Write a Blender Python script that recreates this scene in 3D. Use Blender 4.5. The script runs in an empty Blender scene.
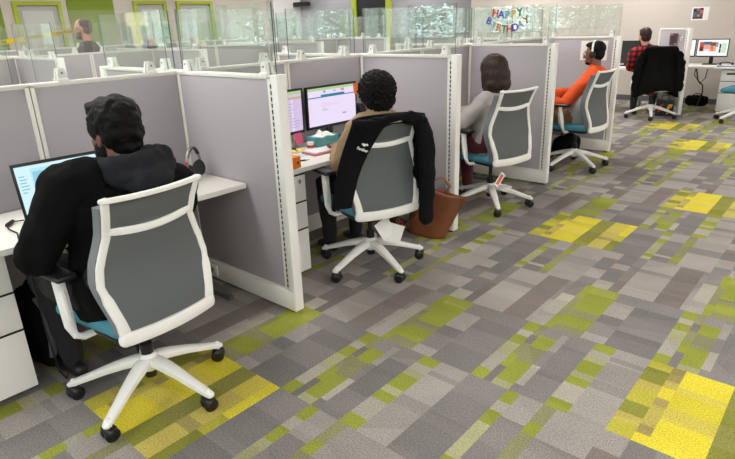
import bpy, bmesh, math, random
from mathutils import Vector, Matrix, noise
random.seed(7)
PI = math.pi
scene = bpy.context.scene
COL = scene.collection
V = Vector

# ---------------------------------------------------------------- materials
def lin(c):
    c = c / 255.0
    return c / 12.92 if c <= 0.04045 else ((c + 0.055) / 1.055) ** 2.4
def rgb(r, g, b): return (lin(r), lin(g), lin(b), 1.0)
MATS = {}
def mat(name, col, rough=0.6, metal=0.0, var=0.06, scale=60.0, bump=0.0, bscale=None, spec=0.5, sheen=0.0, coat=0.0):
    """principled surface with a little procedural tone variation and optional fine bump"""
    if name in MATS: return MATS[name]
    m = bpy.data.materials.new(name); m.use_nodes = True
    nt = m.node_tree; N = nt.nodes; L = nt.links
    b = N['Principled BSDF']
    b.inputs['Roughness'].default_value = rough
    b.inputs['Metallic'].default_value = metal
    b.inputs['Specular IOR Level'].default_value = spec
    if sheen: b.inputs['Sheen Weight'].default_value = sheen
    if coat: b.inputs['Coat Weight'].default_value = coat
    tc = N.new('ShaderNodeTexCoord')
    nz = N.new('ShaderNodeTexNoise'); nz.inputs['Scale'].default_value = scale; nz.inputs['Detail'].default_value = 3
    L.new(tc.outputs['Object'], nz.inputs['Vector'])
    mx = N.new('ShaderNodeMix'); mx.data_type = 'RGBA'
    mx.inputs['A'].default_value = tuple(c * (1 - var) for c in col[:3]) + (1,)
    mx.inputs['B'].default_value = tuple(min(1, c * (1 + var)) for c in col[:3]) + (1,)
    L.new(nz.outputs['Fac'], mx.inputs['Factor']); L.new(mx.outputs['Result'], b.inputs['Base Color'])
    if bump:
        n2 = N.new('ShaderNodeTexNoise'); n2.inputs['Scale'].default_value = bscale or scale * 4; n2.inputs['Detail'].default_value = 2
        L.new(tc.outputs['Object'], n2.inputs['Vector'])
        bp = N.new('ShaderNodeBump'); bp.inputs['Strength'].default_value = bump; bp.inputs['Distance'].default_value = 0.004
        L.new(n2.outputs['Fac'], bp.inputs['Height']); L.new(bp.outputs['Normal'], b.inputs['Normal'])
    MATS[name] = m
    return m
def emit(name, col, s):
    if name in MATS: return MATS[name]
    m = bpy.data.materials.new(name); m.use_nodes = True
    b = m.node_tree.nodes['Principled BSDF']
    b.inputs['Base Color'].default_value = (0.02, 0.02, 0.02, 1); b.inputs['Roughness'].default_value = 0.4
    b.inputs['Emission Color'].default_value = col; b.inputs['Emission Strength'].default_value = s
    MATS[name] = m
    return m
def glass(name, tint, refl=1.0):
    m = bpy.data.materials.new(name); m.use_nodes = True
    nt = m.node_tree; N = nt.nodes; L = nt.links
    N.remove(N['Principled BSDF']); out = N['Material Output']
    g = N.new('ShaderNodeNewGeometry'); d = N.new('ShaderNodeVectorMath'); d.operation = 'DOT_PRODUCT'
    L.new(g.outputs['Normal'], d.inputs[0]); L.new(g.outputs['Incoming'], d.inputs[1])
    def mth(op, a, b=None):
        k = N.new('ShaderNodeMath'); k.operation = op
        for i, x in enumerate((a, b)):
            if x is None: continue
            if isinstance(x, (int, float)): k.inputs[i].default_value = x
            else: L.new(x, k.inputs[i])
        return k.outputs[0]
    c = mth('ABSOLUTE', d.outputs['Value']); k = mth('POWER', mth('SUBTRACT', 1.0, c), 5.0)
    f = mth('MULTIPLY', mth('ADD', mth('MULTIPLY', k, 0.96), 0.042), refl)
    t = N.new('ShaderNodeBsdfTransparent'); t.inputs['Color'].default_value = tint
    gl = N.new('ShaderNodeBsdfGlossy'); gl.inputs['Roughness'].default_value = 0.0; gl.inputs['Color'].default_value = (1, 1, 1, 1)
    mx = N.new('ShaderNodeMixShader'); L.new(f, mx.inputs[0]); L.new(t.outputs[0], mx.inputs[1]); L.new(gl.outputs[0], mx.inputs[2])
    L.new(mx.outputs[0], out.inputs['Surface']); MATS[name] = m
    return m

# ---------------------------------------------------------------- mesh building
class MB:
    def __init__(s): s.b = bmesh.new(); s.mi = 0
    def _tag(s, n0):
        s.b.faces.ensure_lookup_table()
        for i in range(n0, len(s.b.faces)): s.b.faces[i].material_index = s.mi
    def box(s, c, d, rot=None, bev=0.0, seg=2):
        n0 = len(s.b.faces)
        t = bmesh.new(); bmesh.ops.create_cube(t, size=1)
        for v in t.verts: v.co = V((v.co.x * d[0], v.co.y * d[1], v.co.z * d[2]))
        if bev: bmesh.ops.bevel(t, geom=list(t.edges), offset=bev, segments=seg, profile=.5, affect='EDGES')
        M = Matrix.Translation(V(c)) @ (rot.to_4x4() if rot else Matrix())
        s._merge(t, M); s._tag(n0); return s
    def b2(s, lo, hi, bev=0.0, seg=2):
        return s.box([(a + b) / 2 for a, b in zip(lo, hi)], [abs(b - a) for a, b in zip(lo, hi)], None, bev, seg)
    def _merge(s, t, M):
        mp = {}
        for v in t.verts: mp[v.index] = s.b.verts.new(M @ v.co)
        t.verts.index_update()
        for f in t.faces:
            try: s.b.faces.new([mp[v.index] for v in f.verts])
            except ValueError: pass
        t.free()
    def cyl(s, p0, p1, r0, r1=None, n=16, bev=0): 
        r1 = r0 if r1 is None else r1
        return s.tube([p0, p1], [r0, r1], n=n, cap='flat')
    def tube(s, pts, rad, n=12, cap='round', side=None, closed=False, sq=1.0):
        """rad: floats or (a,b): a along side axis, b along the other"""
        n0 = len(s.b.faces)
        pts = [V(p) for p in pts]; rad = [(r, r) if isinstance(r, (int, float)) else r for r in rad]
        if len(rad) == 1: rad = rad * len(pts)
        m = len(pts)
        tans = []
        for i in range(m):
            if closed: t = pts[(i + 1) % m] - pts[i - 1]
            else: t = pts[min(i + 1, m - 1)] - pts[max(i - 1, 0)]
            tans.append(t.normalized())
        h = V(side) if side is not None else (V((0, 0, 1)) if abs(tans[0].z) < .9 else V((0, 1, 0)))
        rings = []
        def ring(p, t, r, hh):
            a = (hh - t * hh.dot(t)); 
            if a.length < 1e-6: a = t.orthogonal()
            a.normalize(); b = t.cross(a)
            pw = lambda x: math.copysign(abs(x) ** sq, x)
            return [s.b.verts.new(p + a * (r[0] * pw(math.cos(2 * PI * k / n))) + b * (r[1] * pw(math.sin(2 * PI * k / n)))) for k in range(n)], a
        seq = []
        if cap == 'round' and not closed:
            r = rad[0]; mr = (r[0] + r[1]) / 2
            for q in (.25, .6, .87): seq.append((pts[0] - tans[0] * mr * math.sqrt(1 - q * q), tans[0], (r[0] * q, r[1] * q)))
        for i in range(m): seq.append((pts[i], tans[i], rad[i]))
        if cap == 'round' and not closed:
            r = rad[-1]; mr = (r[0] + r[1]) / 2
            for q in (.87, .6, .25): seq.append((pts[-1] + tans[-1] * mr * math.sqrt(1 - q * q), tans[-1], (r[0] * q, r[1] * q)))
        hh = h
        for p, t, r in seq:
            rg, a = ring(p, t, r, hh); rings.append(rg)
            if side is None: hh = a
        for i in range(len(rings) - 1 + (1 if closed else 0)):
            A = rings[i]; B = rings[(i + 1) % len(rings)]
            for k in range(n): s.b.faces.new((A[k], A[(k + 1) % n], B[(k + 1) % n], B[k]))
        if not closed:
            s.b.faces.new(list(reversed(rings[0]))); s.b.faces.new(rings[-1])
        s._tag(n0); return s
    def ell(s, c, r, rot=None, u=16, v=10):
        n0 = len(s.b.faces)
        t = bmesh.new(); bmesh.ops.create_uvsphere(t, u_segments=u, v_segments=v, radius=1)
        M = Matrix.Translation(V(c)) @ (rot.to_4x4() if rot else Matrix()) @ Matrix.Diagonal((r[0], r[1], r[2], 1))
        s._merge(t, M); s._tag(n0); return s
    def prism(s, pts, off, M=None):
        """polygon pts (3D) extruded by vector off"""
        n0 = len(s.b.faces); M = M or Matrix(); off = V(off)
        a = [s.b.verts.new(M @ V(p)) for p in pts]; b = [s.b.verts.new(M @ (V(p) + off)) for p in pts]; n = len(a)
        s.b.faces.new(list(reversed(a))); s.b.faces.new(b)
        for k in range(n): s.b.faces.new((a[k], a[(k + 1) % n], b[(k + 1) % n], b[k]))
        s._tag(n0); return s
    def quad(s, *p):
        n0 = len(s.b.faces); s.b.faces.new([s.b.verts.new(V(q)) for q in p]); s._tag(n0); return s
    def grid(s, f, nu, nv):
        n0 = len(s.b.faces)
        g = [[s.b.verts.new(V(f(i / nu, j / nv))) for j in range(nv + 1)] for i in range(nu + 1)]
        for i in range(nu):
            for j in range(nv): s.b.faces.new((g[i][j], g[i + 1][j], g[i + 1][j + 1], g[i][j + 1]))
        s._tag(n0); return s
    def mesh(s, name, smooth=None):
        bmesh.ops.recalc_face_normals(s.b, faces=list(s.b.faces))
        me = bpy.data.meshes.new(name); s.b.to_mesh(me); s.b.free()
        if smooth == 'all':
            for p in me.polygons: p.use_smooth = True
        elif smooth:
            for p in me.polygons: p.use_smooth = True
            me.set_sharp_from_angle(angle=math.radians(smooth))
        return me
def link(name, me, mats, parent=None):
    o = bpy.data.objects.new(name, me); COL.objects.link(o)
    for m in (mats if isinstance(mats, (list, tuple)) else [mats]): me.materials.append(m)
    if parent: o.parent = parent
    return o
def obj(name, mb, mats, parent=None, smooth=40):
    return link(name, mb.mesh(name, smooth), mats, parent)
def tag(o, label, cat, group=None, kind=None):
    if label: o['label'] = label
    if cat: o['category'] = cat
    if group: o['group'] = group
    if kind: o['kind'] = kind
    return o
def thing(name, label, cat, loc=(0, 0, 0), rz=0.0, group=None):
    o = bpy.data.objects.new(name, None); COL.objects.link(o); o.empty_display_size = .05
    o.location = loc; o.rotation_euler = (0, 0, rz)
    return tag(o, label, cat, group)
def struct(name, mb, mats, smooth=None, parent=None):
    o = obj(name, mb, mats, parent, smooth)
    if not parent: o['kind'] = 'structure'
    return o
def dup(root, loc, rz, label, group=None):
    r = root.copy(); COL.objects.link(r); r.location = loc; r.rotation_euler = (0, 0, rz); r['label'] = label
    if group: r['group'] = group
    for ch in list(root.children):
        c = ch.copy(); COL.objects.link(c); c.parent = r
        for g in list(ch.children):
            d = g.copy(); COL.objects.link(d); d.parent = c
    return r
def remeshed(mb, voxel, name, smooth_it=4, fac=.5, disp=None):
    """weld overlapping closed pieces into one continuous skin"""
    me = mb.mesh(name)
    o = bpy.data.objects.new('tmp', me); COL.objects.link(o)
    r = o.modifiers.new('r', 'REMESH'); r.mode = 'VOXEL'; r.voxel_size = voxel; r.use_smooth_shade = True
    if smooth_it:
        sm = o.modifiers.new('s', 'SMOOTH'); sm.iterations = smooth_it; sm.factor = fac
    dg = bpy.context.evaluated_depsgraph_get(); dg.update()
    out = bpy.data.meshes.new_from_object(o.evaluated_get(dg)); out.name = name
    bpy.data.objects.remove(o); bpy.data.meshes.remove(me)
    if disp:
        nr = [v.normal.copy() for v in out.vertices]
        for v, n in zip(out.vertices, nr): v.co += n * disp(v.co)
    for p in out.polygons: p.use_smooth = True
    return out
def text_mesh(s, size, ext=.0015, bold=0.0):
    cu = bpy.data.curves.new('t', 'FONT'); cu.body = s; cu.size = size; cu.extrude = ext; cu.offset = bold
    cu.align_x = 'CENTER'; cu.align_y = 'CENTER'
    o = bpy.data.objects.new('t', cu); COL.objects.link(o)
    dg = bpy.context.evaluated_depsgraph_get(); dg.update()
    me = bpy.data.meshes.new_from_object(o.evaluated_get(dg))
    bpy.data.objects.remove(o); bpy.data.curves.remove(cu)
    return me
def add_mesh(mb, me, M):
    n0 = len(mb.b.faces); vs = [mb.b.verts.new(M @ v.co) for v in me.vertices]
    for p in me.polygons:
        try: mb.b.faces.new([vs[i] for i in p.vertices])
        except ValueError: pass
    mb._tag(n0)
def RZ(a): return Matrix.Rotation(a, 3, 'Z')
def RX(a): return Matrix.Rotation(a, 3, 'X')
def RY(a): return Matrix.Rotation(a, 3, 'Y')

M_WHITE = mat('white_plastic', rgb(236, 235, 231), .38, var=.02)
M_TRIM = mat('cream_metal_trim', rgb(230, 228, 219), .4, var=.03)
M_FAB = mat('panel_fabric', rgb(172, 167, 172), .5, var=.05, scale=350, bump=.25, bscale=900, spec=.5)
M_SLOT = mat('slot_shadow', rgb(28, 27, 25), .8)
M_LAM = mat('white_laminate', rgb(234, 231, 224), .35, var=.02)
M_DARKFAB = mat('backrest_mesh', rgb(92, 96, 97), .75, var=.12, scale=900, bump=.3, bscale=1500)
M_PAD = mat('backrest_pad', rgb(122, 126, 130), .8, var=.08, scale=500)
M_TEAL = mat('teal_seat_fabric', rgb(70, 136, 156), .85, var=.15, scale=220, bump=.2)
M_BLACK = mat('black_plastic', rgb(20, 20, 21), .42, var=.1)
M_CHROME = mat('chrome', rgb(200, 200, 200), .2, 1.0, var=.02)
M_GREYMET = mat('grey_metal', rgb(120, 120, 122), .4, .6)
M_SKIN_D = mat('dark_brown_skin', rgb(105, 66, 50), .5, var=.08, scale=30)
M_SKIN_B = mat('brown_skin', rgb(128, 84, 64), .5, var=.08, scale=30)
M_SKIN_L = mat('light_skin', rgb(205, 150, 130), .5, var=.08, scale=30)
M_HAIR = mat('black_hair', rgb(9, 8, 8), .6, var=.3, scale=120, bump=.6, bscale=160, spec=.18)
M_HAIRB = mat('dark_brown_hair', rgb(47, 30, 22), .5, var=.4, scale=140, bump=.6, bscale=180, spec=.3)
M_CLOTHBLK = mat('black_cloth', rgb(12, 12, 13), .9, var=.2, scale=80, bump=.3, bscale=300, spec=.12)
M_CHAR = mat('charcoal_cloth', rgb(38, 39, 43), .9, var=.15, scale=80, bump=.3, bscale=300, spec=.15)
M_PAPER = mat('white_paper', rgb(235, 233, 228), .7, var=.02)
M_GLASS = glass('screen_glass', (.94, .97, .957, 1), 2.1)
M_GEDGE = mat('glass_edge', rgb(84, 112, 108), .2, var=.05)
M_CABLE = mat('cable_rubber', rgb(16, 16, 17), .5)
LIGHT_STRENGTH, SKY_STRENGTH, EXPOSURE = 10.5, 3.8, 0.78
# ---------------------------------------------------------------- camera
cam = bpy.data.cameras.new('camera'); co = bpy.data.objects.new('camera', cam); COL.objects.link(co)
r_, u_, f_ = V((.75799, .65148, -.03186)), V((-.19995, .27858, .93937)), V((-.62086, .70567, -.34142))
co.matrix_world = Matrix(((r_.x, u_.x, -f_.x, 0), (r_.y, u_.y, -f_.y, 0), (r_.z, u_.z, -f_.z, 1.58), (0, 0, 0, 1)))
cam.sensor_width = 36; cam.lens = 568.02 / 735 * 36; cam.clip_start = .05; cam.clip_end = 200
scene.camera = co

# ---------------------------------------------------------------- room shell
X0, X1, Y0, Y1, ZC = -13.0, 7.0, -2.6, 11.9, 2.9
PAL = dict(G=(121, 117, 115), g=(131, 126, 123), h=(138, 133, 129), L=(156, 149, 143), W=(166, 160, 147), S=(162, 160, 122), T=(138, 136, 100),
           N=(144, 150, 62), n=(154, 156, 76), Z=(186, 178, 70), O=(136, 137, 60), o=(136, 134, 72), K=(190, 174, 92), k=(164, 150, 92), q=(152, 140, 86),
           Y=(216, 200, 62), y=(206, 190, 84), R=(126, 116, 111))
TA = [(0, .07, 'N.14 W.26 S.2 N.14 W.1 N.16'), (.07, .11, 'G.25 N.2 T.2 G.15 T.2'), (.11, .2, 'S.08 N.3 T.25 N.2 h.17'), (.2, .24, 'g.1 W.3 g.25 L.3 g.05'),
      (.24, .37, 'g.3 G.5 g.2'), (.37, .47, 'N.12 W.22 N.1 S.08 N.18 S.08 W.1 N.12'), (.47, .63, 'L.38 h.12 L.3 h.06 L.14')]
TB = [(0, .2, 'G.35 g.1 G.3 g.25'), (.2, .26, 'S.08 N.1 S.4 N.15 W.12 N.15'), (.26, .37, 'G.15 W.06 G.2 g.3 L.29'), (.37, .43, 'T.1 N.15 T.4 N.13 T.22'), (.43, .63, 'L.45 h.2 L.35')]
TC = [(0, .08, 'L.25 W.45 h.3'), (.08, .12, 'N.25 T.45 N.3'), (.12, .28, 'T.12 N.2 T.12 N.4 n.16'), (.28, .4, 'L.12 h.23 G.15 L.3 g.2'), (.4, .63, 'G.3 g.3 G.2 g.2')]
TD = [(0, .1, 'g.2 L.25 G.25 R.1 L.2'), (.1, .2, 'W.2 G.25 R.1 L.15 G.3'), (.2, .26, 'R.5 g.5'), (.26, .46, 'L.6 h.1 L.3'), (.46, .6, 'R1'), (.6, .63, 'L.5 h.5')]
TY = [(0, .1, 'Z.15 K.1 O.15 Z.2 K.1 O.2 Z.1'), (.1, .155, 'Y.1 k.1 K.25 k.1 Y.15 K.1 q.2'), (.155, .35, 'Y.32 y.16 Y.2 y.08 Y.24'), (.35, .46, 'O.25 o.25 O.2 o.3'),
      (.46, .57, 'K.3 k.1 K.35 y.25'), (.57, .63, 'O.35 Z.2 Y.45')]
YEL = {(-3, 0), (-2, 5), (0, 2), (-1, 7), (0, 7), (-2, 11), (-3, 13), (1, 9), (2, 3), (-5, 6), (1, -2), (-1, -4), (3, 6)}
b = bmesh.new(); cl = b.loops.layers.float_color.new('tone')
def rect(xa, ya, xb, yb, c):
    xa, xb, ya, yb = max(xa, X0), min(xb, X1), max(ya, Y0), min(yb, Y1)
    if xb - xa < 1e-4 or yb - ya < 1e-4: return
    f = b.faces.new([b.verts.new((x, y, 0)) for x, y in ((xa, ya), (xb, ya), (xb, yb), (xa, yb))])
    for l in f.loops: l[cl] = c
def piece(xa, ya, xb, yb, c):
    """a patch of one yarn colour, woven with faint bands and slanted shapes"""
    def tone(k): return (c[0] * k, c[1] * k, c[2] * k, 1)
    n = max(1, int((yb - ya) / random.uniform(.05, .14))); cuts = sorted([ya] + [random.uniform(ya, yb) for _ in range(n - 1)] + [yb])
    slant = random.random() < .45
    for p, q in zip(cuts, cuts[1:]):
        k = random.uniform(.93, 1.07)
        if slant and xa > X0 and xb < X1 and ya > Y0 and yb < Y1 and q - p > .06:
            h = random.uniform(0, 1); g = random.uniform(0, 1); ml, mr = p + (q - p) * h, p + (q - p) * g
            for pts, kk in ((((xa, p), (xb, p), (xb, mr), (xa, ml)), k), (((xa, ml), (xb, mr), (xb, q), (xa, q)), k * random.uniform(.88, .97))):
                f = b.faces.new([b.verts.new((x, y, 0)) for x, y in pts])
                for l in f.loops: l[cl] = tone(kk)
        else: rect(xa, p, xb, q, tone(k))
for i in range(-21, 13):
    for j in range(-9, 19):
        tx, ty = -.54 + .63 * i, .76 + .635 * j
        d = (j - i) % 4
        T = TY if (i, j) in YEL else (TC, TD, TB, TA)[d]
        for a, e, rows in T:
            y = 0.0
            for tok in rows.split():
                ln = float(tok[1:]); c = rgb(*PAL[tok[0]]); q = random.uniform(.95, 1.05)
                piece(tx + a, ty + y * .635, tx + e, ty + min(1, y + ln) * .635, (c[0] * q, c[1] * q, c[2] * q, 1)); y += ln
me = bpy.data.meshes.new('floor'); b.to_mesh(me); b.free()
mf = bpy.data.materials.new('carpet_tiles'); mf.use_nodes = True
nt = mf.node_tree; N = nt.nodes; L = nt.links; bs = N['Principled BSDF']; bs.inputs['Roughness'].default_value = .95; bs.inputs['Specular IOR Level'].default_value = .15
at = N.new('ShaderNodeAttribute'); at.attribute_name = 'tone'
tc = N.new('ShaderNodeTexCoord'); nz = N.new('ShaderNodeTexNoise'); nz.inputs['Scale'].default_value = 150; nz.inputs['Detail'].default_value = 2
n3 = N.new('ShaderNodeTexNoise'); n3.inputs['Scale'].default_value = 5; n3.inputs['Detail'].default_value = 3
L.new(tc.outputs['Object'], nz.inputs['Vector']); L.new(tc.outputs['Object'], n3.inputs['Vector'])
mr = N.new('ShaderNodeMapRange'); mr.inputs['From Min'].default_value = .25; mr.inputs['From Max'].default_value = .75; mr.inputs['To Min'].default_value = .6; mr.inputs['To Max'].default_value = 1.3
L.new(nz.outputs['Fac'], mr.inputs['Value'])
m3 = N.new('ShaderNodeMapRange'); m3.inputs['From Min'].default_value = .3; m3.inputs['From Max'].default_value = .7; m3.inputs['To Min'].default_value = .93; m3.inputs['To Max'].default_value = 1.05
L.new(n3.outputs['Fac'], m3.inputs['Value'])
mm = N.new('ShaderNodeMath'); mm.operation = 'MULTIPLY'; L.new(mr.outputs[0], mm.inputs[0]); L.new(m3.outputs[0], mm.inputs[1])
vm = N.new('ShaderNodeVectorMath'); vm.operation = 'SCALE'; L.new(at.outputs['Color'], vm.inputs[0]); L.new(mm.outputs[0], vm.inputs['Scale'])
L.new(vm.outputs[0], bs.inputs['Base Color'])
bp = N.new('ShaderNodeBump'); bp.inputs['Strength'].default_value = .4; bp.inputs['Distance'].default_value = .004; L.new(nz.outputs['Fac'], bp.inputs['Height']); L.new(bp.outputs['Normal'], bs.inputs['Normal'])
fl = link('floor', me, mf); fl['kind'] = 'structure'

M_WALL = mat('wall_paint', rgb(196, 187, 178), .85, var=.02, scale=3)
M_GREYW = mat('grey_wall', rgb(140, 141, 145), .85, var=.02, scale=3)
M_GREEN = mat('green_wall_paint', rgb(112, 132, 34), .8, var=.05, scale=3)
M_LIME = mat('lime_paint', rgb(160, 172, 40), .6, var=.04, scale=4)
M_CEIL = mat('ceiling_tile', rgb(178, 178, 176), .9, var=.03, scale=8)
m = MB(); m.b2((X0, Y0, ZC), (X1, Y1, ZC + .1)); struct('ceiling', m, M_CEIL)
m = MB(); m.b2((-7.15, Y1, 0), (X1, Y1 + .15, ZC)); struct('wall_back', m, M_WALL)
m = MB(); m.b2((X0 - .15, Y1 + .08, 0), (-7.15, Y1 + .23, ZC))  # stretch in a darker grey, set slightly back
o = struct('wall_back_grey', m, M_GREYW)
# double doorway in the grey stretch: near-black sheet paints in the unlit opening, lime casing
m = MB(); m.b2((-10.62, Y1 + .05, 0), (-9.62, Y1 + .085, 2.5)); o = struct('door_1', m, mat('dark_doorway', rgb(10, 10, 11), .6))
m = MB()
for x in (-10.76, -9.62): m.b2((x, Y1 - .0, 0), (x + .14, Y1 + .09, 2.62), .004)
m.b2((-10.76, Y1, 2.5), (-9.48, Y1 + .09, 2.62), .004); struct('trim_1', m, M_LIME)
m = MB(); m.b2((X1, Y0, 0), (X1 + .15, Y1, ZC)); struct('wall_right', m, M_WALL)
m = MB(); m.b2((X0 - .15, Y0, 0), (X0, Y1 + .1, ZC)); struct('wall_left', m, M_WALL)
m = MB()
for a, e in ((3.2, 4.3), (5.55, 6.55), (1.2, 2.1)): m.b2((X0, a, 0), (X0 + .02, e, ZC))
struct('trim_2', m, M_GREEN)
m = MB(); m.b2((X0, 10.9, 0), (X0 + .28, 11.9, ZC)); struct('wall_pier', m, mat('pale_pier', rgb(205, 202, 200), .8, var=.02))
M_DOORG = mat('door_grey', rgb(196, 194, 190), .5, var=.02)
k = 2
for (ya, ye, top) in ((4.5, 5.42, 2.2), (7.0, 7.82, 2.22), (8.1, 9.1, 2.22)):
    m = MB(); w = .075
    m.b2((X0, ya, 0), (X0 + .07, ya + w, top), .003); m.b2((X0, ye - w, 0), (X0 + .07, ye, top), .003); m.b2((X0, ya + w, top - w), (X0 + .066, ye - w, top), .003)
    struct('trim_%d' % (k + 1), m, M_LIME)
    m = MB(); m.b2((X0, ya + w, 0), (X0 + .015, ye - w, top - w)); m.mi = 1
    m.b2((X0, ya + w + .1, 0), (X0 + .03, ye - w - .1, top - w - .1), .004); m.mi = 2
    m.b2((X0 + .03, ye - w - .18, 1.0), (X0 + .06, ye - w - .14, 1.1))
    struct('door_%d' % k, m, [mat('door_jamb', rgb(170, 166, 162), .6), M_DOORG, M_GREYMET]); k += 1
# window wall behind the camera
m = MB(); m.b2((X0, Y0 - .2, 0), (X1, Y0, 1.22)); m.b2((X0, Y0 - .2, 2.62), (X1, Y0, ZC))
wins = [(-12.95, -10.6), (-10.2, -7.9), (-7.45, -5.2), (-4.75, -2.5), (-2.05, .2), (.65, 2.9), (3.35, 5.6)]
e = X0
for a, c in wins: m.b2((e, Y0 - .2, 1.22), (a, Y0, 2.62)); e = c
m.b2((e, Y0 - .2, 1.22), (X1, Y0, 2.62)); struct('wall_front', m, M_WALL)
M_WIN = glass('window_glass', (.93, .96, .95, 1)); M_ALU = mat('window_aluminium', rgb(70, 72, 74), .4, .5)
for n, (a, c) in enumerate(wins):
    m = MB(); t = .05
    for x in (a, (a + c) / 2 - t / 2, c - t): m.b2((x, Y0 - .14, 1.22), (x + t, Y0 - .06, 2.62))
    for z in (1.22, 2.62 - t): m.b2((a, Y0 - .14, z), (c, Y0 - .06, z + t))
    w = struct('window_%d' % (n + 1), m, M_ALU)
    m = MB(); m.b2((a, Y0 - .105, 1.24), (c, Y0 - .095, 2.6)); obj('pane', m, M_WIN, w, None)
for s, nm in (((X0, Y1 - .014, 0, -7.15, Y1 + .08, .1), 'baseboard_grey'), ((-7.15, Y1 - .014, 0, X1, Y1, .1), 'baseboard_back'), ((X1 - .014, Y0, 0, X1, Y1, .1), 'baseboard_right'), ((X0, Y0, 0, X1, Y0 + .014, .1), 'baseboard_front')):
    m = MB(); m.b2(s[:3], s[3:]); struct(nm, m, mat('baseboard_vinyl', rgb(86, 84, 84), .6))
# ground and planting outside the windows
m = MB(); m.b2((-45, -40, -.5), (30, Y0 - .2, -.4)); struct('ground_outside', m, mat('lawn', rgb(96, 112, 62), .9, var=.3, scale=2))
M_LEAF = mat('tree_leaf', rgb(168, 190, 168), .6, var=.35, scale=4); M_BARK = mat('bark', rgb(90, 78, 66), .9, var=.3, scale=20, bump=.5)
tl = ['slender tree outside the window by the beige building', 'broad tree outside the windows behind the far desks', 'leaning tree outside beside the broad tree', 'young tree outside beyond the middle windows', 'bushy tree outside the windows nearest the aisle', 'tree outside the windows at the open end']
for n, (x, y, h, rr) in enumerate(((-17.4, -7.8, 4.6, 2.2), (-13.4, -9.4, 5.0, 2.7), (-11.9, -6.0, 4.6, 2.0), (-8.3, -8.6, 4.8, 2.7), (-4.6, -6.4, 5, 2.3), (1.5, -8.3, 4.6, 2.6))):
    t = thing('tree', tl[n], 'tree', (x, y, -.4), 0, 'trees outside the windows')
    m = MB(); m.tube([(0, 0, 0), (.1, .05, 1.2), (.05, 0, 2.2), (.2, .1, h - .6)], [.14, .11, .09, .03])
    for q in range(7):
        a = q * 2.4; z = 1.3 + q * .35; m.tube([(.08, .03, z), (math.cos(a) * .8, math.sin(a) * .8, z + .5), (math.cos(a) * 1.5, math.sin(a) * 1.5, z + .7)], [.05, .03, .012], n=6)
    obj('trunk', m, M_BARK, t)
    m = MB()
    for q in range(5200):
        d = V((random.gauss(0, 1), random.gauss(0, 1), random.gauss(0, 1))).normalized() * random.random() ** .4
        p = V((d.x * rr, d.y * rr * .8, 2.5 + d.z * 2.2 + (h - 4.6)))
        if noise.noise(p * 1.1 + V((n * 7, 0, 0))) < -.26: continue
        a = V((random.uniform(-1, 1), random.uniform(-1, 1), random.uniform(-.6, .6))).normalized(); c = a.orthogonal().normalized(); s = random.uniform(.06, .13)
        m.quad(p - a * s, p + c * s * .5, p + a * s, p - c * s * .5)
    obj('foliage', m, M_LEAF, t, None)
t = thing('neighbouring_building', 'beige building with dark windows standing outside beyond the trees', 'building', (-29.2, -12.6, -.4))
m = MB(); m.b2((-4, -3, 0), (4, 0, 7)); obj('wall', m, mat('beige_render', rgb(222, 196, 150), .8), t)
for x in (-3, -1, .8, 2.6):
    for z in (1.0, 3.3, 5.4):
        m = MB(); m.b2((x, 0, z), (x + .9, .05, z + 1.2)); obj('window', m, mat('dark_pane', rgb(40, 48, 56), .15), t)

# ceiling lights: recessed panels that light the room
M_DIFF = emit('light_diffuser', (1.0, .968, .94, 1), LIGHT_STRENGTH)
ln = 0
for x in (-11.4, -8.6, -5.6, -3.3, .9, 3.2, 5.6):
    for y in (-1.4, .8, 3.4, 6.2, 9.0, 11.0):
        ln += 1
        t = thing('ceiling_light', 'flat white ceiling light panel recessed in the tiled ceiling', 'ceiling light', (x, y, ZC), 0, 'ceiling light panels')
        if ln == 1:
            f = MB()
            for a in ((-.31, -.61, .31, -.59), (-.31, .59, .31, .61), (-.31, -.59, -.29, .59), (.29, -.59, .31, .59)): f.b2((a[0], a[1], -.03), (a[2], a[3], 0))
            fm = f.mesh('frame'); fm.materials.append(M_WHITE)
            g = MB(); g.quad((-.29, -.59, -.012), (-.29, .59, -.012), (.29, .59, -.012), (.29, -.59, -.012)); gm = bpy.data.meshes.new('diffuser'); g.b.to_mesh(gm); g.b.free(); gm.materials.append(M_DIFF)
        for nm, q in (('frame', fm), ('diffuser', gm)):
            o = bpy.data.objects.new(nm, q); COL.objects.link(o); o.parent = t
# sky
w = bpy.data.worlds.new('sky'); scene.world = w; w.use_nodes = True
wn = w.node_tree; bg = wn.nodes['Background']
tcw = wn.nodes.new('ShaderNodeTexCoord'); nzw = wn.nodes.new('ShaderNodeTexNoise'); nzw.inputs['Scale'].default_value = 3; nzw.inputs['Detail'].default_value = 5
wn.links.new(tcw.outputs['Generated'], nzw.inputs['Vector'])
mxw = wn.nodes.new('ShaderNodeMix'); mxw.data_type = 'RGBA'; mxw.inputs['A'].default_value = (.72, .86, 1, 1); mxw.inputs['B'].default_value = (1, 1, 1, 1)
wn.links.new(nzw.outputs['Fac'], mxw.inputs['Factor']); wn.links.new(mxw.outputs['Result'], bg.inputs['Color']); bg.inputs['Strength'].default_value = SKY_STRENGTH
scene.view_settings.view_transform = 'Standard'; scene.view_settings.look = 'None'; scene.view_settings.gamma = 1; scene.view_settings.use_curve_mapping = False
scene.view_settings.exposure = EXPOSURE
scene.cycles.transparent_max_bounces = 48
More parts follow.
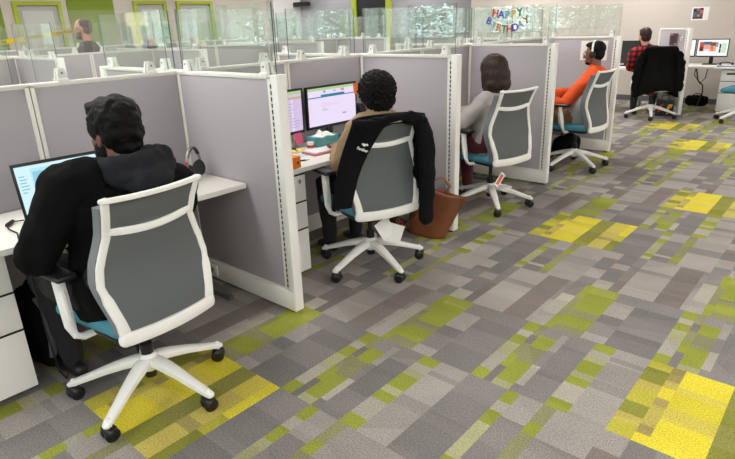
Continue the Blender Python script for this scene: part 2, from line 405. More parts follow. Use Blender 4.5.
# ---------------------------------------------------------------- cubicle partitions
HP, TP = 1.347, .061
def panel(label, loc, rz, Ln, wing=True, outlet=None, group=None, kind='cubicle_panel'):
    t = thing(kind, label, 'partition', loc, rz, group)
    h = TP / 2
    e = Ln - (.055 if wing else .0)
    m = MB(); m.b2((.022, -h + .006, .14), (e - .022, h - .006, HP - .02), .004); obj('fabric', m, M_FAB, t)
    m = MB(); m.b2((0, -h, HP - .022), (Ln - (.05 if wing else 0), h, HP), .004)
    for s in (-1, 1): m.b2((.004, s * (h - .004) - .002, .138), (e - .004, s * (h - .004) + .002, .15))
    for x in (.001, e - .023): m.b2((x, -h, .02), (x + .022, h, HP - .01), .003)
    m.mi = 0 if wing else 1
    m.b2((e - .0005, -h + .001, .03), (e + (.009 if wing else .0005), h - .001, HP - .004))
    m.mi = 0
    obj('frame', m, [M_TRIM, M_SLOT], t)
    m = MB(); m.b2((.004, -h - .003, .018), (Ln - .01 if wing else Ln - .004, h + .003, .137), .005); obj('base_plate', m, M_TRIM, t)
    if wing:
        m = MB(); m.b2((Ln - .046, -h - .002, .016), (Ln + .004, h + .002, HP + .002), .005)
        m.mi = 1
        for k in range(36): m.b2((Ln - .056, -h - .0006, .16 + k * .032), (Ln - .0475, -h + .006, .182 + k * .032))
        obj('end_post', m, [M_WHITE, M_SLOT], t)
    for x in (.08, Ln - .04):
        m = MB(); m.cyl((x, 0, 0), (x, 0, .02), .02); obj('levelling_foot', m, M_BLACK, t)
    if outlet:
        m = MB(); m.b2((outlet - .05, -h - .012, .04), (outlet + .05, -h - .002, .118), .003); m.mi = 1
        m.b2((outlet - .02, -h - .0135, .06), (outlet + .02, -h - .011, .1)); m.mi = 2; m.b2((outlet - .006, -h - .0145, .075), (outlet + .006, -h - .013, .087))
        obj('power_outlet', m, [M_TRIM, mat('outlet_grey', rgb(170, 168, 160), .5), M_SLOT], t)
    return t
_clamp = {}
def screen(label, loc, rz, a, b, group=None, ends=.12, clamps=True):
    t = thing('glass_screen', label, 'glass screen', loc, rz, group)
    m = MB(); m.b2((a, -.004, HP + .006), (b, .004, 1.692))
    me = m.mesh('pane'); me.materials.append(M_GLASS); me.materials.append(M_GEDGE)
    for p in me.polygons: p.material_index = 0 if abs(p.normal.y) > .5 else 1
    o = bpy.data.objects.new('pane', me); COL.objects.link(o); o.parent = t
    for x in (a + ends, b - ends) if clamps else ():
        if 'c' not in _clamp:
            m = MB()
            for s in (-1, 1):
                m.prism([(-.026, s * .005, .001), (.026, s * .005, 0), (.022, s * .005, .03), (.014, s * .005, .064), (-.014, s * .005, .064), (-.022, s * .005, .03)], (0, s * .02, 0))
                m.b2((-.028, s * .02, -.016), (.028, s * .034, .012), .003)
            m.mi = 1
            for s in (-1, 1): m.cyl((0, s * .024, .04), (0, s * .027, .04), .0055)
            me = m.mesh('clamp', 35); me.materials.append(M_WHITE); me.materials.append(M_GREYMET); _clamp['c'] = me
        o = bpy.data.objects.new('clamp', _clamp['c']); COL.objects.link(o); o.parent = t; o.location = (x, 0, HP)
    return t
XW, XS = -2.267, -3.184
YW = [1.924, 3.600, 5.284, 7.062]
who = ['the person in the black hoodie', 'the seated person with the rounded afro', 'the person with the brown bob haircut', 'the person in the orange top']
wl = ['large grey wing partition in front with a power outlet low at its inner end',
      'grey wing partition beside the brown tote bag', 'grey wing partition between the bob haircut person and the orange top person',
      'grey wing partition with a white sheet pinned up, beyond the orange top person']
sl = ['clear glass screen on the large front wing partition', 'clear glass screen on the wing partition beside the tote bag',
      'clear glass screen with the birthday banner hung on it', 'clear glass screen on the wing partition beyond the orange top']
for i, y in enumerate(YW):
    panel(wl[i], (XS + .0, y + TP / 2, 0), 0, XW - XS, True, .125 if i == 0 else None, 'wing partitions of the near row')
    screen(sl[i], (XS, y + TP / 2, 0), 0, .03, .885, 'screens of the near row', .08 if i else .07)
ys = [.28, 1.10, 1.954, 2.81, 3.63, 4.47, 5.314, 6.2, 7.09]
sp = ['leftmost grey back partition, behind the laptop', 'grey back partition in front of the person in the black hoodie', 'grey back partition behind the left monitor with the pink note',
      'grey back partition behind the pale form monitor', 'grey back partition just past the tote bag wing, hidden behind it', 'grey back partition facing the person with the brown bob',
      'grey back partition hidden behind the wing with the banner', 'grey back partition facing the orange top person']
for i in range(8):
    panel(sp[i], (XS - TP / 2, ys[i], 0), PI / 2, ys[i + 1] - ys[i] - .001, i == 7, None, 'back partitions of the near row')
    screen('glass screen on the ' + sp[i].replace('grey ', '').replace('partition ', ''), (XS - TP / 2, ys[i], 0), PI / 2, .05, ys[i + 1] - ys[i] - .06, 'screens of the near row')
# the cubicles back to back with the near row
bw = ['behind the black hoodie desk', 'behind the afro person\'s monitors', 'behind the bob haircut person\'s desk', 'behind the orange top person\'s desk']
for i, y in enumerate((1.99, 3.62, 5.46, 6.95)):
    panel('grey hidden-side wing partition, ' + bw[i], (XS - TP - .004, y, 0), PI, 1.0, True, None, 'wing partitions of the hidden side')
    screen('clear glass screen on the hidden side wing, ' + bw[i], (XS - TP - .004, y, 0), PI, .05, .95, 'screens of the hidden side', .1)
# the far row across the next aisle
XR = -7.45
fy = [1.7, 2.5, 3.35, 4.2, 5.2, 6.22, 7.0, 7.78, 8.7]
od = ['leftmost', 'second from left', 'third from left', 'fourth from left', 'fifth from left', 'sixth from left', 'seventh from left', 'last']
for i in range(8):
    panel('far row back partition across the next aisle, ' + od[i], (XR, fy[i], 0), PI / 2, fy[i + 1] - fy[i] - .001, False, None, 'back partitions of the far row')
    screen('glass screen on the far row back partition, ' + od[i], (XR, fy[i], 0), PI / 2, .05, fy[i + 1] - fy[i] - .06, 'screens of the far row')
wd = ['leftmost', 'second from left', 'third from left', 'rightmost']
for i, y in enumerate((2.5, 4.2, 6.22, 7.78)):
    panel('far row wing partition facing the next aisle, ' + wd[i], (XR + TP / 2 + .004, y, 0), 0, 1.18, True, None, 'wing partitions of the far row')
    screen('glass screen on the far row wing partition, ' + wd[i], (XR + TP / 2, y, 0), 0, .06, 1.1, 'screens of the far row')
for i, y in enumerate((2.6, 4.3, 6.3)):
    panel('wing partition on the hidden side of the far row, ' + ('left one', 'middle one', 'right one')[i], (XR - TP / 2 - .004, y, 0), PI, 1.1, True, None, 'hidden wings of the far row')
# the last row in front of the green wall
ry = [2.2, 3.1, 4.0, 4.9, 5.8, 6.7, 7.6, 8.5]
for i in range(7):
    panel('partition of the rearmost row before the green wall, ' + od[i], (-10.9, ry[i], 0), PI / 2, .899, False, None, 'partitions of the rearmost row')
    screen('glass screen of the rearmost row, ' + od[i], (-10.9, ry[i], 0), PI / 2, .05, .84, 'screens of the rearmost row')
# short divider turned at an angle by the plaid shirt person
dv = panel('short grey divider behind the jacket-draped chair, with a picture and a badge pinned on it', (-2.267 - .82 * .66, 10.333 + .572 * .66, 0), -.61, .66, True)
# ---------------------------------------------------------------- worktops and pedestals
def desk(label, lo, hi, legs):
    t = thing('desk', label, 'desk', (lo[0], lo[1], 0))
    w, d = hi[0] - lo[0], hi[1] - lo[1]
    m = MB(); m.b2((0, 0, .71), (w, d, .74), .003); obj('worktop', m, M_LAM, t)
    for y in legs:
        m = MB(); m.b2((.02, y, .03), (.06, y + .03, .71)); m.b2((.02, y, .0), (w * .8, y + .03, .03)); m.b2((.02, y, .67), (w * .8, y + .03, .709))
        obj('support_leg', m, M_GREYMET, t)
    return t
def pedestal(label, loc, w=.42, d=.5, rz=0):
    """front faces local +x"""
    t = thing('drawer_pedestal', label, 'drawer pedestal', loc, rz)
    m = MB(); m.b2((-d, 0, .035), (-.02, w, .70), .003); obj('body', m, M_WHITE, t)
    z = .04
    for h in (.29, .175, .17):
        m = MB(); m.b2((-.0195, .003, z), (0, w - .003, z + h), .003); dr = obj('drawer', m, M_WHITE, t)
        m = MB(); m.b2((-.005, .006, z + h - .001), (0, w - .006, z + h + .007)); obj('pull_gap', m, M_SLOT, dr)
        z += h + .009
    m = MB(); m.cyl((-.001, w - .06, .655), (.012, w - .06, .655), .011); m.b2((.011, w - .062, .64), (.016, w - .058, .672)); obj('lock', m, M_CHROME, t)
    for x in (-.06, -d + .06):
        for y in (.05, w - .05):
            m = MB(); m.cyl((x, y, 0), (x, y, .036), .02); obj('foot', m, M_GREYMET, t)
    return t
desk('white worktop with the laptop, in front of the person in the black hoodie', (-3.18, .29, 0), (-2.605, 1.92, 0), (1.5,))
desk('white worktop with the tissue box, in front of the person with the afro', (-3.18, 1.99, 0), (-2.6, 3.596, 0), (1.45,))
desk('white worktop in front of the person with the brown bob', (-3.18, 3.665, 0), (-2.6, 5.28, 0), (.1, 1.45))
desk('white worktop where the orange top person rests a hand', (-3.18, 5.35, 0), (-2.6, 7.058, 0), (.1, 1.5))
pedestal('white drawer pedestal under the laptop desk at the left edge', (-2.672, .29, 0), .385)
pedestal('white drawer pedestal partly hidden by the large wing partition, under the tissue box desk', (-2.615, 1.99, 0), .4)
# ---------------------------------------------------------------- task chairs
def lerp(a, b, t): return a + (b - a) * t
def interp(tab, z):
    for (z0, a), (z1, c) in zip(tab, tab[1:]):
        if z <= z1: 
            t = max(0, (z - z0) / (z1 - z0)); t = t * t * (3 - 2 * t) if False else t
            return lerp(a, c, t)
    return tab[-1][1]
PX = [(.40, -.215), (.45, -.24), (.52, -.236), (.6, -.214), (.68, -.192), (.76, -.19), (.86, -.208), (.94, -.238), (1.015, -.272)]
PW = [(.40, .18), (.45, .196), (.52, .207), (.6, .224), (.67, .236), (.74, .224), (.86, .184), (.94, .187), (1.015, .196)]
def make_chair(label, loc, rz, star, group='task chairs'):
    t = thing('task_chair', label, 'office chair', loc, rz, group)
    m = MB()
    m.tube([(0, 0, .115), (0, 0, .125), (0, 0, .185), (0, 0, .2)], [.032, .044, .042, .03], n=20, cap='flat')
    for k in range(5):
        a = k * 2 * PI / 5; c, s = math.cos(a), math.sin(a)
        P = lambda r, z: (c * r, s * r, z)
        m.tube([P(.015, .163), P(.06, .163), P(.12, .15), P(.19, .131), P(.26, .108), P(.335, .084), P(.358, .077)], [(.034, .024), (.033, .023), (.03, .021), (.026, .018), (.023, .016), (.02, .014), (.017, .012)], n=12, side=(-s, c, 0), sq=.6)
        m.tube([P(.343, .09), P(.343, .06)], [.014, .011], n=10)
    st = obj('star_base', m, M_WHITE, t); st.rotation_euler = (0, 0, star - rz)
    cm = MB()
    for s in (-1, 1):
        cm.tube([(0, s * .004, .031), (0, s * .008, .031), (0, s * .026, .031), (0, s * .03, .031)], [.026, .031, .031, .025], n=20, cap='flat')
    cm.tube([(.008, -.022, .048), (.008, .022, .048)], [.02, .02], n=10); cm.tube([(0, 0, .03), (0, 0, .066)], [.008, .009], n=8)
    cme = cm.mesh('caster', 40); cme.materials.append(M_BLACK)
    for k in range(5):
        a = k * 2 * PI / 5; o = bpy.data.objects.new('caster', cme); COL.objects.link(o); o.parent = st
        o.location = (math.cos(a) * .343, math.sin(a) * .343, 0); wa = star + a; wp = V(loc) + V((math.cos(wa), math.sin(wa), 0)) * .343
        o.rotation_euler = (0, 0, math.atan2(-wp.y, -wp.x) - PI / 2 + random.uniform(-.55, .55) - star)
    m = MB(); m.tube([(0, 0, .08), (0, 0, .12)], [.026, .03], n=16, cap='flat'); m.tube([(0, 0, .12), (0, 0, .25)], [.027, .027], n=16, cap='flat'); m.tube([(0, 0, .25), (0, 0, .4)], [.015, .015], n=12, cap='flat'); obj('gas_lift', m, M_BLACK, t)
    m = MB(); m.box((-.01, 0, .392), (.26, .15, .04), None, .012); m.tube([(.03, -.06, .395), (.03, -.25, .39)], [.006, .006], n=8); obj('tilt_mechanism', m, M_BLACK, t)
    m = MB(); m.box((.035, 0, .452), (.47, .485, .062), None, .03, 4)
    for v in m.b.verts:
        if v.co.x > .15: v.co.z -= (v.co.x - .15) ** 2 * .5
        v.co.y *= 1 - .12 * max(0, (.05 - v.co.x)) / .25
    obj('seat', m, M_TEAL, t)
    m = MB(); m.box((.02, 0, .416), (.42, .43, .02), None, .008); obj('seat_pan', m, M_BLACK, t)
    # back frame
    m = MB(); zs = [.435, .48, .52, .57, .61, .64, .67, .7, .74, .79, .86, .9, .94, 1.015]
    for s in (-1, 1):
        m.tube([(interp(PX, z), s * interp(PW, z), z) for z in zs], [(.024, .012)] * 2 + [(.021, .012)] * 3 + [(.015, .011)] * 9, n=12, side=(0, 1, 0), sq=.6)
    def cross(z, sag, bow, rad, k=1.0):
        w = interp(PW, z); pts = []
        for q in range(-6, 7):
            f = q / 6; pts.append((interp(PX, z) - bow * (1 - f * f), w * f * k, z - sag * (1 - f * f)))
        m.tube(pts, [rad] * 13, n=12, side=(0, 0, 1), sq=.6)
    cross(1.015, .006, .018, (.010, .013), 1.06); cross(.885, .022, .012, (.016, .009)); cross(.445, .008, .016, (.03, .016), 1.06)
    m.tube([(-.237, -.18, .425), (-.246, 0, .418), (-.237, .18, .425)], [(.016, .018)] * 3, n=10, side=(0, 0, 1))
    for s in (-1, 1): m.tube([(-.23, s * .1, .462), (-.17, s * .075, .415), (-.09, s * .05, .4)], [(.03, .017), (.028, .015), (.022, .012)], n=10, side=(0, 1, 0))
    obj('back_frame', m, M_WHITE, t)
    def sheet(za, zb, off, ins, th):
        mm = MB()
        def f(x):
            return lambda u, v: (interp(PX, lerp(za, zb, v)) + x - .012 * math.sin(PI * u) * (0 if x > .01 else 1) , (interp(PW, lerp(za, zb, v)) - ins) * (2 * u - 1), lerp(za, zb, v))
        mm.grid(f(off), 10, 14)
        mm.grid(f(off + th), 10, 14)
        n = len(mm.b.verts) // 2; mm.b.verts.ensure_lookup_table(); N1 = 15
        idx = [i * N1 for i in range(11)] + [10 * N1 + j for j in range(1, 15)] + [i * N1 + 14 for i in range(9, -1, -1)] + [j for j in range(13, 0, -1)]
        vs = list(mm.b.verts)
        for q in range(len(idx)):
            a, c = idx[q], idx[(q + 1) % len(idx)]; mm.b.faces.new((vs[a], vs[c], vs[n + c], vs[n + a]))
        return mm
    obj('back_mesh', sheet(.468, .874, -.004, .004, .008), M_DARKFAB, t); obj('head_mesh', sheet(.893, 1.0, -.004, .004, .008), M_DARKFAB, t)
    obj('back_pad', sheet(.455, .985, .01, -.018, .048), M_PAD, t)
    for s in (-1, 1):
        m = MB(); m.tube([(.0, s * .17, .408), (.0, s * .255, .408), (.003, s * .283, .425), (.014, s * .29, .47), (.035, s * .286, .56), (.06, s * .28, .665)], [(.014, .022)] * 3 + [(.013, .024)] * 3, n=10, side=(0, 0, 1))
        m.tube([(.03, s * .288, .5), (.05, s * .283, .6)], [(.017, .028)] * 2, n=10, side=(0, 1, 0))
        ar = obj('armrest', m, M_WHITE, t)
        m = MB(); m.box((.085, s * .278, .68), (.235, .085, .026), RY(.04), .012, 3); obj('arm_pad', m, M_BLACK, ar)
    return t
CH = {}
CH[1] = make_chair('white framed task chair in front, holding the person in the black hoodie', (-2.262, 1.02, 0), PI + .06, -1.0248)
CH[2] = make_chair('white framed task chair with a dark jacket on its back and white tags hanging below', (-2.39, 2.745, 0), PI - .36, -1.5644)
CH[3] = make_chair('white framed task chair of the person with the brown bob', (-2.41, 4.42, 0), PI - .25, -.857)
CH[4] = make_chair('white framed task chair of the person in the orange top', (-2.35, 6.18, 0), PI - .07, -.6)
CH[5] = make_chair('task chair with a long black jacket covering its back, under the plaid shirt person', (-2.62, 9.97, 0), 1.98, -2.5)
CH[6] = make_chair('task chair with a teal seat at the right edge, beside the photo monitor desk', (-1.38, 10.18, 0), PI - .1, 2.85)
CH[2].scale = (1.02,) * 3; CH[3].scale = (1.02,) * 3; CH[4].scale = (1.03,) * 3; CH[5].scale = (1.06,) * 3; CH[6].scale = (1.06,) * 3
# ---------------------------------------------------------------- people
def head_shapes(m, c, yaw, pitch, s, ears=True):
    R = RZ(yaw) @ RY(pitch)
    def P(x, y, z): return V(c) + R @ V((x * s, y * s, z * s))
    def E(p, r, rot=None): m.ell(P(*p), [q * s for q in r], R @ rot if rot else R)
    E((-.012, 0, .035), (.096, .076, .088)); E((.03, 0, -.005), (.062, .064, .09)); E((.034, 0, -.07), (.052, .047, .036)); E((.064, 0, -.088), (.024, .026, .022))
    E((.05, .034, -.02), (.035, .026, .035)); E((.05, -.034, -.02), (.035, .026, .035))
    E((.078, 0, .03), (.016, .05, .012))
    m.tube([P(.085, 0, .018), P(.1, 0, -.01), P(.108, 0, -.028)], [.008 * s, .011 * s, .014 * s], n=8)
    for k in (-1, 1): E((.096, k * .012, -.033), (.012, .009, .008))
    E((.088, 0, -.058), (.012, .024, .006)); E((.086, 0, -.069), (.012, .021, .007))
    if ears:
        for k in (-1, 1): E((-.008, k * .077, -.004), (.017, .009, .031), RY(.15)); E((-.004, k * .076, -.026), (.009, .008, .011))
    return P, R
def hand_shapes(m, wrist, d, up, side, s=1.0, curl=.5):
    """palm, four unequal bent fingers and a thumb leaving the side of the palm"""
    d = V(d).normalized(); up = V(up); up = (up - d * up.dot(d)).normalized(); lat = d.cross(up) * side   # lat points to the thumb side
    w = V(wrist)
    m.tube([w - d * .02, w + d * .03 * s, w + d * .07 * s, w + d * .092 * s], [(.027 * s, .018 * s), (.036 * s, .017 * s), (.041 * s, .015 * s), (.036 * s, .012 * s)], n=12, side=lat)
    for k, (o, L) in enumerate(((.03, .072), (.010, .08), (-.011, .074), (-.031, .058))):
        p = w + d * .085 * s + lat * o * s; a = curl * .5; pts = [p - d * .02 * s, p]
        for q, f in enumerate((.42, .32, .26)):
            dd = (d * math.cos(a) - up * math.sin(a) + lat * o * 1.2).normalized(); p = p + dd * L * f * s; pts.append(p); a += curl * .75
        m.tube(pts, [.0095 * s, .0095 * s, .0088 * s, .0082 * s, .0072 * s], n=8)
    p = w + d * .028 * s + lat * .027 * s
    m.tube([p - lat * .012 * s, p + (d * .5 + lat * .8).normalized() * .035 * s, p + (d * .75 + lat * .6).normalized() * .062 * s - up * .006, p + (d * .95 + lat * .35).normalized() * .086 * s - up * .012 * s], [.014 * s, .0125 * s, .0105 * s, .008 * s], n=8)
def wrinkle(amp, f, st=(1, 1, 1)):
    o = V((random.random() * 50, 0, 0))
    def fn(p):
        q = V((p.x * st[0], p.y * st[1], p.z * st[2])) * f + o
        a = noise.noise(q); c = noise.noise(q * 2.3)
        return amp * (abs(a) * 1.6 - .5 + c * .5)
    return fn
def person(label, chair, sp):
    """sp holds joint positions in the chair's frame: +x is where the person faces"""
    root = thing('person', label, 'person', chair.location if chair else sp['loc'], chair.rotation_euler.z if chair else sp['rz'])
    g = sp.get('girth', 1.0); H = V(sp['head']); hs = sp.get('hs', 1.0)
    stand = sp.get('stand'); hip = V(sp.get('hip', (-.06, 0, .535)))
    nb = V(sp['neck']) if 'neck' in sp else H + V((-.035, 0, -.16 * hs))
    sc = nb + V((-.005, 0, sp.get('drop', -.055))) + V(sp.get('shoff', (0, 0, 0))); sw = sp.get('sw', .175)
    lean = sp.get('shlat', V((0, 1, 0))); lat = V(lean).normalized()
    mid = hip.lerp(sc, .45) + V((-.01 * 0, 0, 0)) + V(sp.get('belly', (0, 0, 0)))
    ch = hip.lerp(sc, .75)
    def torso(m, e):
        gg = g
        m.tube([hip + V((0, 0, -.02)), hip.lerp(mid, .5), mid, ch, sc + V((0, 0, -.02)), sc + V((0, 0, .02))], [(.165 * gg + e, .125 * gg + e), (.16 * gg + e, .125 * gg + e), (.15 * gg + e, .118 * gg + e), (.165 * gg + e, .118 * gg + e), (.14 * g + e, .085 * g + e), (.09 + e, .06 + e)], n=20, side=lat)
        for k in (-1, 1):
            s = sc + lat * (k * sw); m.tube([sc + lat * (k * .05) + V((0, 0, .012)), sc + lat * (k * sw * .62) + V((0, 0, .004)), s + V((0, 0, -.025))], [(.06 + e, .055 + e), (.062 * g + e, .062 * g + e), (.06 * g + e, .06 * g + e)], n=14)
    def arms(m, e, upto=1.0):
        for k, a in ((1, sp['armL']), (-1, sp['armR'])):
            s = sc + lat * (k * sw) + V((0, 0, -.03)); el, wr = V(a[0]), V(a[1]); wr = el.lerp(wr, upto)
            ag = sp.get('ag', g)
            m.tube([s, s.lerp(el, .35), s.lerp(el, .8), el, el.lerp(wr, .3), el.lerp(wr, .7), wr], [.058 * ag + e, .056 * ag + e, .047 * ag + e, .046 * ag + e, .045 * ag + e, .037 * ag + e, .03 + e * .8], n=14)
    def legs(m, e, upto=1.0):
        for k, a in ((1, sp['legL']), (-1, sp['legR'])):
            h = hip + lat * (k * .095) + V((0, 0, -.01)); kn, an = V(a[0]), V(a[1]); an = kn.lerp(an, upto)
            m.tube([h, h.lerp(kn, .4), h.lerp(kn, .85), kn, kn.lerp(an, .3), kn.lerp(an, .75), an], [.092 * g + e, .084 * g + e, .066 * g + e, .06 * g + e, .058 + e, .044 + e, .038 + e], n=14)
    # one continuous body
    m = MB(); P, R = head_shapes(m, H, sp.get('yaw', 0), sp.get('pitch', 0), hs, sp.get('ears', True))
    m.tube([nb + V((-.01, 0, -.05)), nb, H + R @ V((-.02, 0, -.06 * hs))], [.062 * sp.get('neckg', 1), .055 * sp.get('neckg', 1), .056 * sp.get('neckg', 1)], n=14)
    torso(m, -.004); arms(m, -.006); legs(m, -.006)
    for k, a in ((1, sp['armL']), (-1, sp['armR'])):
        el, wr = V(a[0]), V(a[1]); d = V(a[2]) if len(a) > 2 else (wr - el)
        hand_shapes(m, wr, d, a[3] if len(a) > 3 else (0, 0, 1), k * (-1 if not (len(a) > 4) else a[4]), sp.get('hands', 1.0), a[5] if len(a) > 5 else .55)
    for k, a in ((1, sp['legL']), (-1, sp['legR'])):
        an = V(a[1]); m.tube([an + V((-.03, 0, -.045)), an + V((.05, 0, -.05)), an + V((.14, 0, -.062))], [(.034, .03), (.04, .028), (.034, .018)], n=12, side=(0, 1, 0))
    body = link('body', remeshed(m, .0065, 'body', 3), sp['skin'], root)
    # clothes
    m = MB(); torso(m, sp.get('ease', .014)); arms(m, sp.get('aease', .013), sp.get('sleeve', .97))
    for f in sp.get('extra', ()): f(m, sc, lat, nb)
    top = link(sp.get('topname', 'top'), remeshed(m, .009, 'top', 4, .5, wrinkle(sp.get('wr', .006), 9, (1, 1, .7))), sp['top'], root)
    m = MB(); legs(m, .012, .97)
    m.tube([hip + V((-.02, 0, .03)), hip + V((.02, 0, -.02))], [(.172 * g, .13 * g), (.178 * g, .12 * g)], n=18, side=lat)
    link('trousers', remeshed(m, .011, 'trousers', 4, .5, wrinkle(.005, 9)), sp['trousers'], root)
    for k, a in ((1, sp['legL']), (-1, sp['legR'])):
        an = V(a[1]); m = MB()
        m.tube([an + V((-.05, 0, -.035)), an + V((.0, 0, -.03)), an + V((.07, 0, -.045)), an + V((.15, 0, -.058)), an + V((.175, 0, -.066))], [(.036, .04), (.041, .045), (.045, .036), (.042, .025), (.03, .016)], n=14, side=(0, 1, 0))
        me = remeshed(m, .01, 'shoe', 3)
        for v in me.vertices: v.co.z = max(v.co.z, an.z - .085)
        sh = link('shoe', me, sp['shoes'], root)
        if sp.get('sole'):
            q = MB(); q.box((an.x + .06, an.y, an.z - .084), (.25, .09, .016), None, .007); obj('sole', q, sp['sole'], sh)
    # eyes
    for k in (-1, 1):
        m = MB(); m.ell(P(.082, k * .031, .008), [.0125 * hs] * 3, R, 12, 8); m.mi = 1; m.ell(P(.0885, k * .031, .007), [.0068 * hs] * 3, R, 10, 6)
        obj('eye', m, [mat('eye_white', rgb(220, 215, 208), .3), mat('eye_iris', rgb(36, 24, 18), .2)], root, 'all')
    for k in (-1, 1):
        m = MB(); m.tube([P(.09, k * .014, .03), P(.09, k * .032, .036), P(.08, k * .05, .03)], [.004 * hs, .005 * hs, .003 * hs], n=6); obj('eyebrow', m, sp['hairmat'], root)
    return root, P, R, nb, sc, lat
def blob(name, parts, R, P, s, mat_, root, voxel=.008, disp=None, sm=2):
    m = MB()
    for p, r in parts: m.ell(P(*p), [q * s for q in r], R, 20, 14)
    return link(name, remeshed(m, voxel, name, sm, .5, disp), mat_, root)
def strands(amp, f, st):
    def fn(p): 
        return amp * (noise.noise(V((p.x * st[0], p.y * st[1], p.z * st[2])) * f) + .5 * noise.noise(V((p.x * st[0], p.y * st[1], p.z * st[2])) * f * 2.1))
    return fn
def curls(amp, f):
    def fn(p):
        d, _ = noise.voronoi(p * f)[0:2]
        return amp * (.55 - d[0]) * 1.4
    return fn
def glasses(P, R, s, m_, root):
    m = MB()
    for k in (-1, 1):
        c = [P(.1, k * .033 + .021 * math.cos(a * PI / 8), .006 + .018 * math.sin(a * PI / 8)) for a in range(16)]
        m.tube(c, [.0022 * s] * 16, n=6, closed=True)
        m.tube([P(.1, k * .054, .01), P(.06, k * .074, .012), P(-.005, k * .08, .01), P(-.02, k * .08, -.005)], [.0022 * s] * 4, n=6)
    m.tube([P(.101, -.012, .01), P(.104, 0, .013), P(.101, .012, .01)], [.0022 * s] * 3, n=6)
    return obj('glasses', m, m_, root)
def local(ch, w):
    a = ch.rotation_euler.z; d = V(w) - V(ch.location); return V((d.x * math.cos(a) + d.y * math.sin(a), -d.x * math.sin(a) + d.y * math.cos(a), d.z))

# 1: heavy-set person in a black hoodie, seen from behind
c = CH[1]; h1 = local(c, (-2.43, 1.135, 1.165))
r, P, R, nb, sc, lat = person('person seen from behind in a black hoodie working at the laptop', c, dict(
    head=h1, hs=1.17, yaw=.12, pitch=.12, neck=h1 + V((-.055, -.005, -.165)), drop=-.03, sw=.252, girth=1.42, shlat=(0, 1, .2), shoff=(0, .035, .0), ag=1.36, neckg=1.2, ease=.022, aease=.02, wr=.011, sleeve=.98, hip=(.03, .0, .55), belly=(.02, 0, 0),
    armL=((.09, .325, .765), (.37, .15, .775)), armR=((.10, -.35, .77), (.38, -.15, .775)), legL=((.42, .17, .55), (.40, .16, .095)), legR=((.42, -.15, .55), (.38, -.16, .095)),
    skin=M_SKIN_B, top=M_CLOTHBLK, topname='hoodie', trousers=mat('black_denim', rgb(24, 24, 28), .9), shoes=M_BLACK, hairmat=M_HAIR))
hd = MB()   # hood lying folded on the shoulders
q = nb + V((-.03, .01, .05))
hd.tube([q + V((.115, .1, -.01)), q + V((.02, .15, .0)), q + V((-.075, .12, .0)), q + V((-.1, 0, .0)), q + V((-.075, -.12, .004)), q + V((.02, -.15, .008)), q + V((.115, -.1, .0))], [(.04, .04), (.05, .046), (.06, .05), (.066, .054), (.062, .05), (.05, .046), (.038, .04)], n=14)
hd.tube([q + V((-.07, .13, -.02)), q + V((-.14, .05, -.055)), q + V((-.145, -.05, -.06)), q + V((-.07, -.14, -.015))], [.04, .06, .058, .04], n=12)
hd.ell(q + V((-.13, .01, -.075)), (.05, .085, .055))
hd.tube([q + V((-.03, -.15, .02)), q + V((-.1, -.07, .042)), q + V((-.12, .04, .03))], [.02, .026, .02], n=10)
link('hood', remeshed(hd, .008, 'hood', 4, .5, wrinkle(.012, 11)), M_CHAR, r)
m = MB(); m.tube([q + V((-.06, -.165, -.01)), q + V((-.02, -.185, .0)), q + V((.03, -.185, .002))], [.009, .011, .009], n=8); obj('shirt_collar', m, M_PAPER, r)
blob('hair', [((-.025, 0, .052), (.102, .088, .088)), ((-.045, 0, .0), (.07, .08, .07)), ((-.055, 0, -.035), (.046, .062, .05)), ((.035, 0, .095), (.06, .066, .04)), ((.0, .064, .03), (.05, .026, .055)), ((.0, -.064, .03), (.05, .026, .055))], R, P, 1.17, M_HAIR, r, .007, strands(.011, 24, (1, 1, 1)))
blob('beard', [((.045, 0, -.082), (.056, .056, .034)), ((.035, .05, -.06), (.035, .016, .05)), ((.035, -.05, -.06), (.035, .016, .05))], R, P, 1.17, M_HAIR, r, .007, strands(.004, 60, (1, 1, 1)))

# 2: person with an afro and a tan sweater
c = CH[2]; h2 = local(c, (-2.485, 2.945, 1.115))
M_TAN = mat('tan_knit', rgb(158, 134, 102), .9, var=.1, scale=60, bump=.3, bscale=260)
r, P, R, nb, sc, lat = person('person with a round black afro in a tan sweater, seen from behind', c, dict(
    head=h2, hs=1.0, yaw=.18, pitch=.1, neck=h2 + V((-.035, .01, -.14)), drop=-.03, sw=.16, girth=1.0, ease=.022, aease=.022, wr=.008, hip=(.01, -.02, .535),
    armL=((.08, .17, .70), (.33, .06, .765)), armR=((.14, -.30, .74), (.40, -.12, .765)), legL=((.44, .12, .52), (.36, .14, .095)), legR=((.44, -.13, .52), (.42, -.1, .095)),
    skin=M_SKIN_D, top=M_TAN, topname='sweater', trousers=mat('black_trousers', rgb(24, 23, 24), .9), shoes=mat('dark_shoe', rgb(40, 34, 30), .6), hairmat=M_HAIR))
blob('afro_hair', [((-.03, 0, .05), (.128, .126, .12)), ((-.05, 0, -.01), (.09, .108, .09)), ((-.02, 0, .09), (.1, .1, .085))], R, P, 1.0, M_HAIR, r, .005, curls(.017, 62), 1)
m = MB(); m.tube([nb + V((.055 * math.cos(a), .062 * math.sin(a), .0 - .008 * math.cos(a))) + V((.0, 0, -.012)) for a in [k * PI / 8 for k in range(16)]], [.011] * 16, n=8, closed=True); obj('collar', m, mat('dusty_rose_collar', rgb(140, 72, 68), .9), r)
glasses(P, R, 1.0, M_BLACK, r)

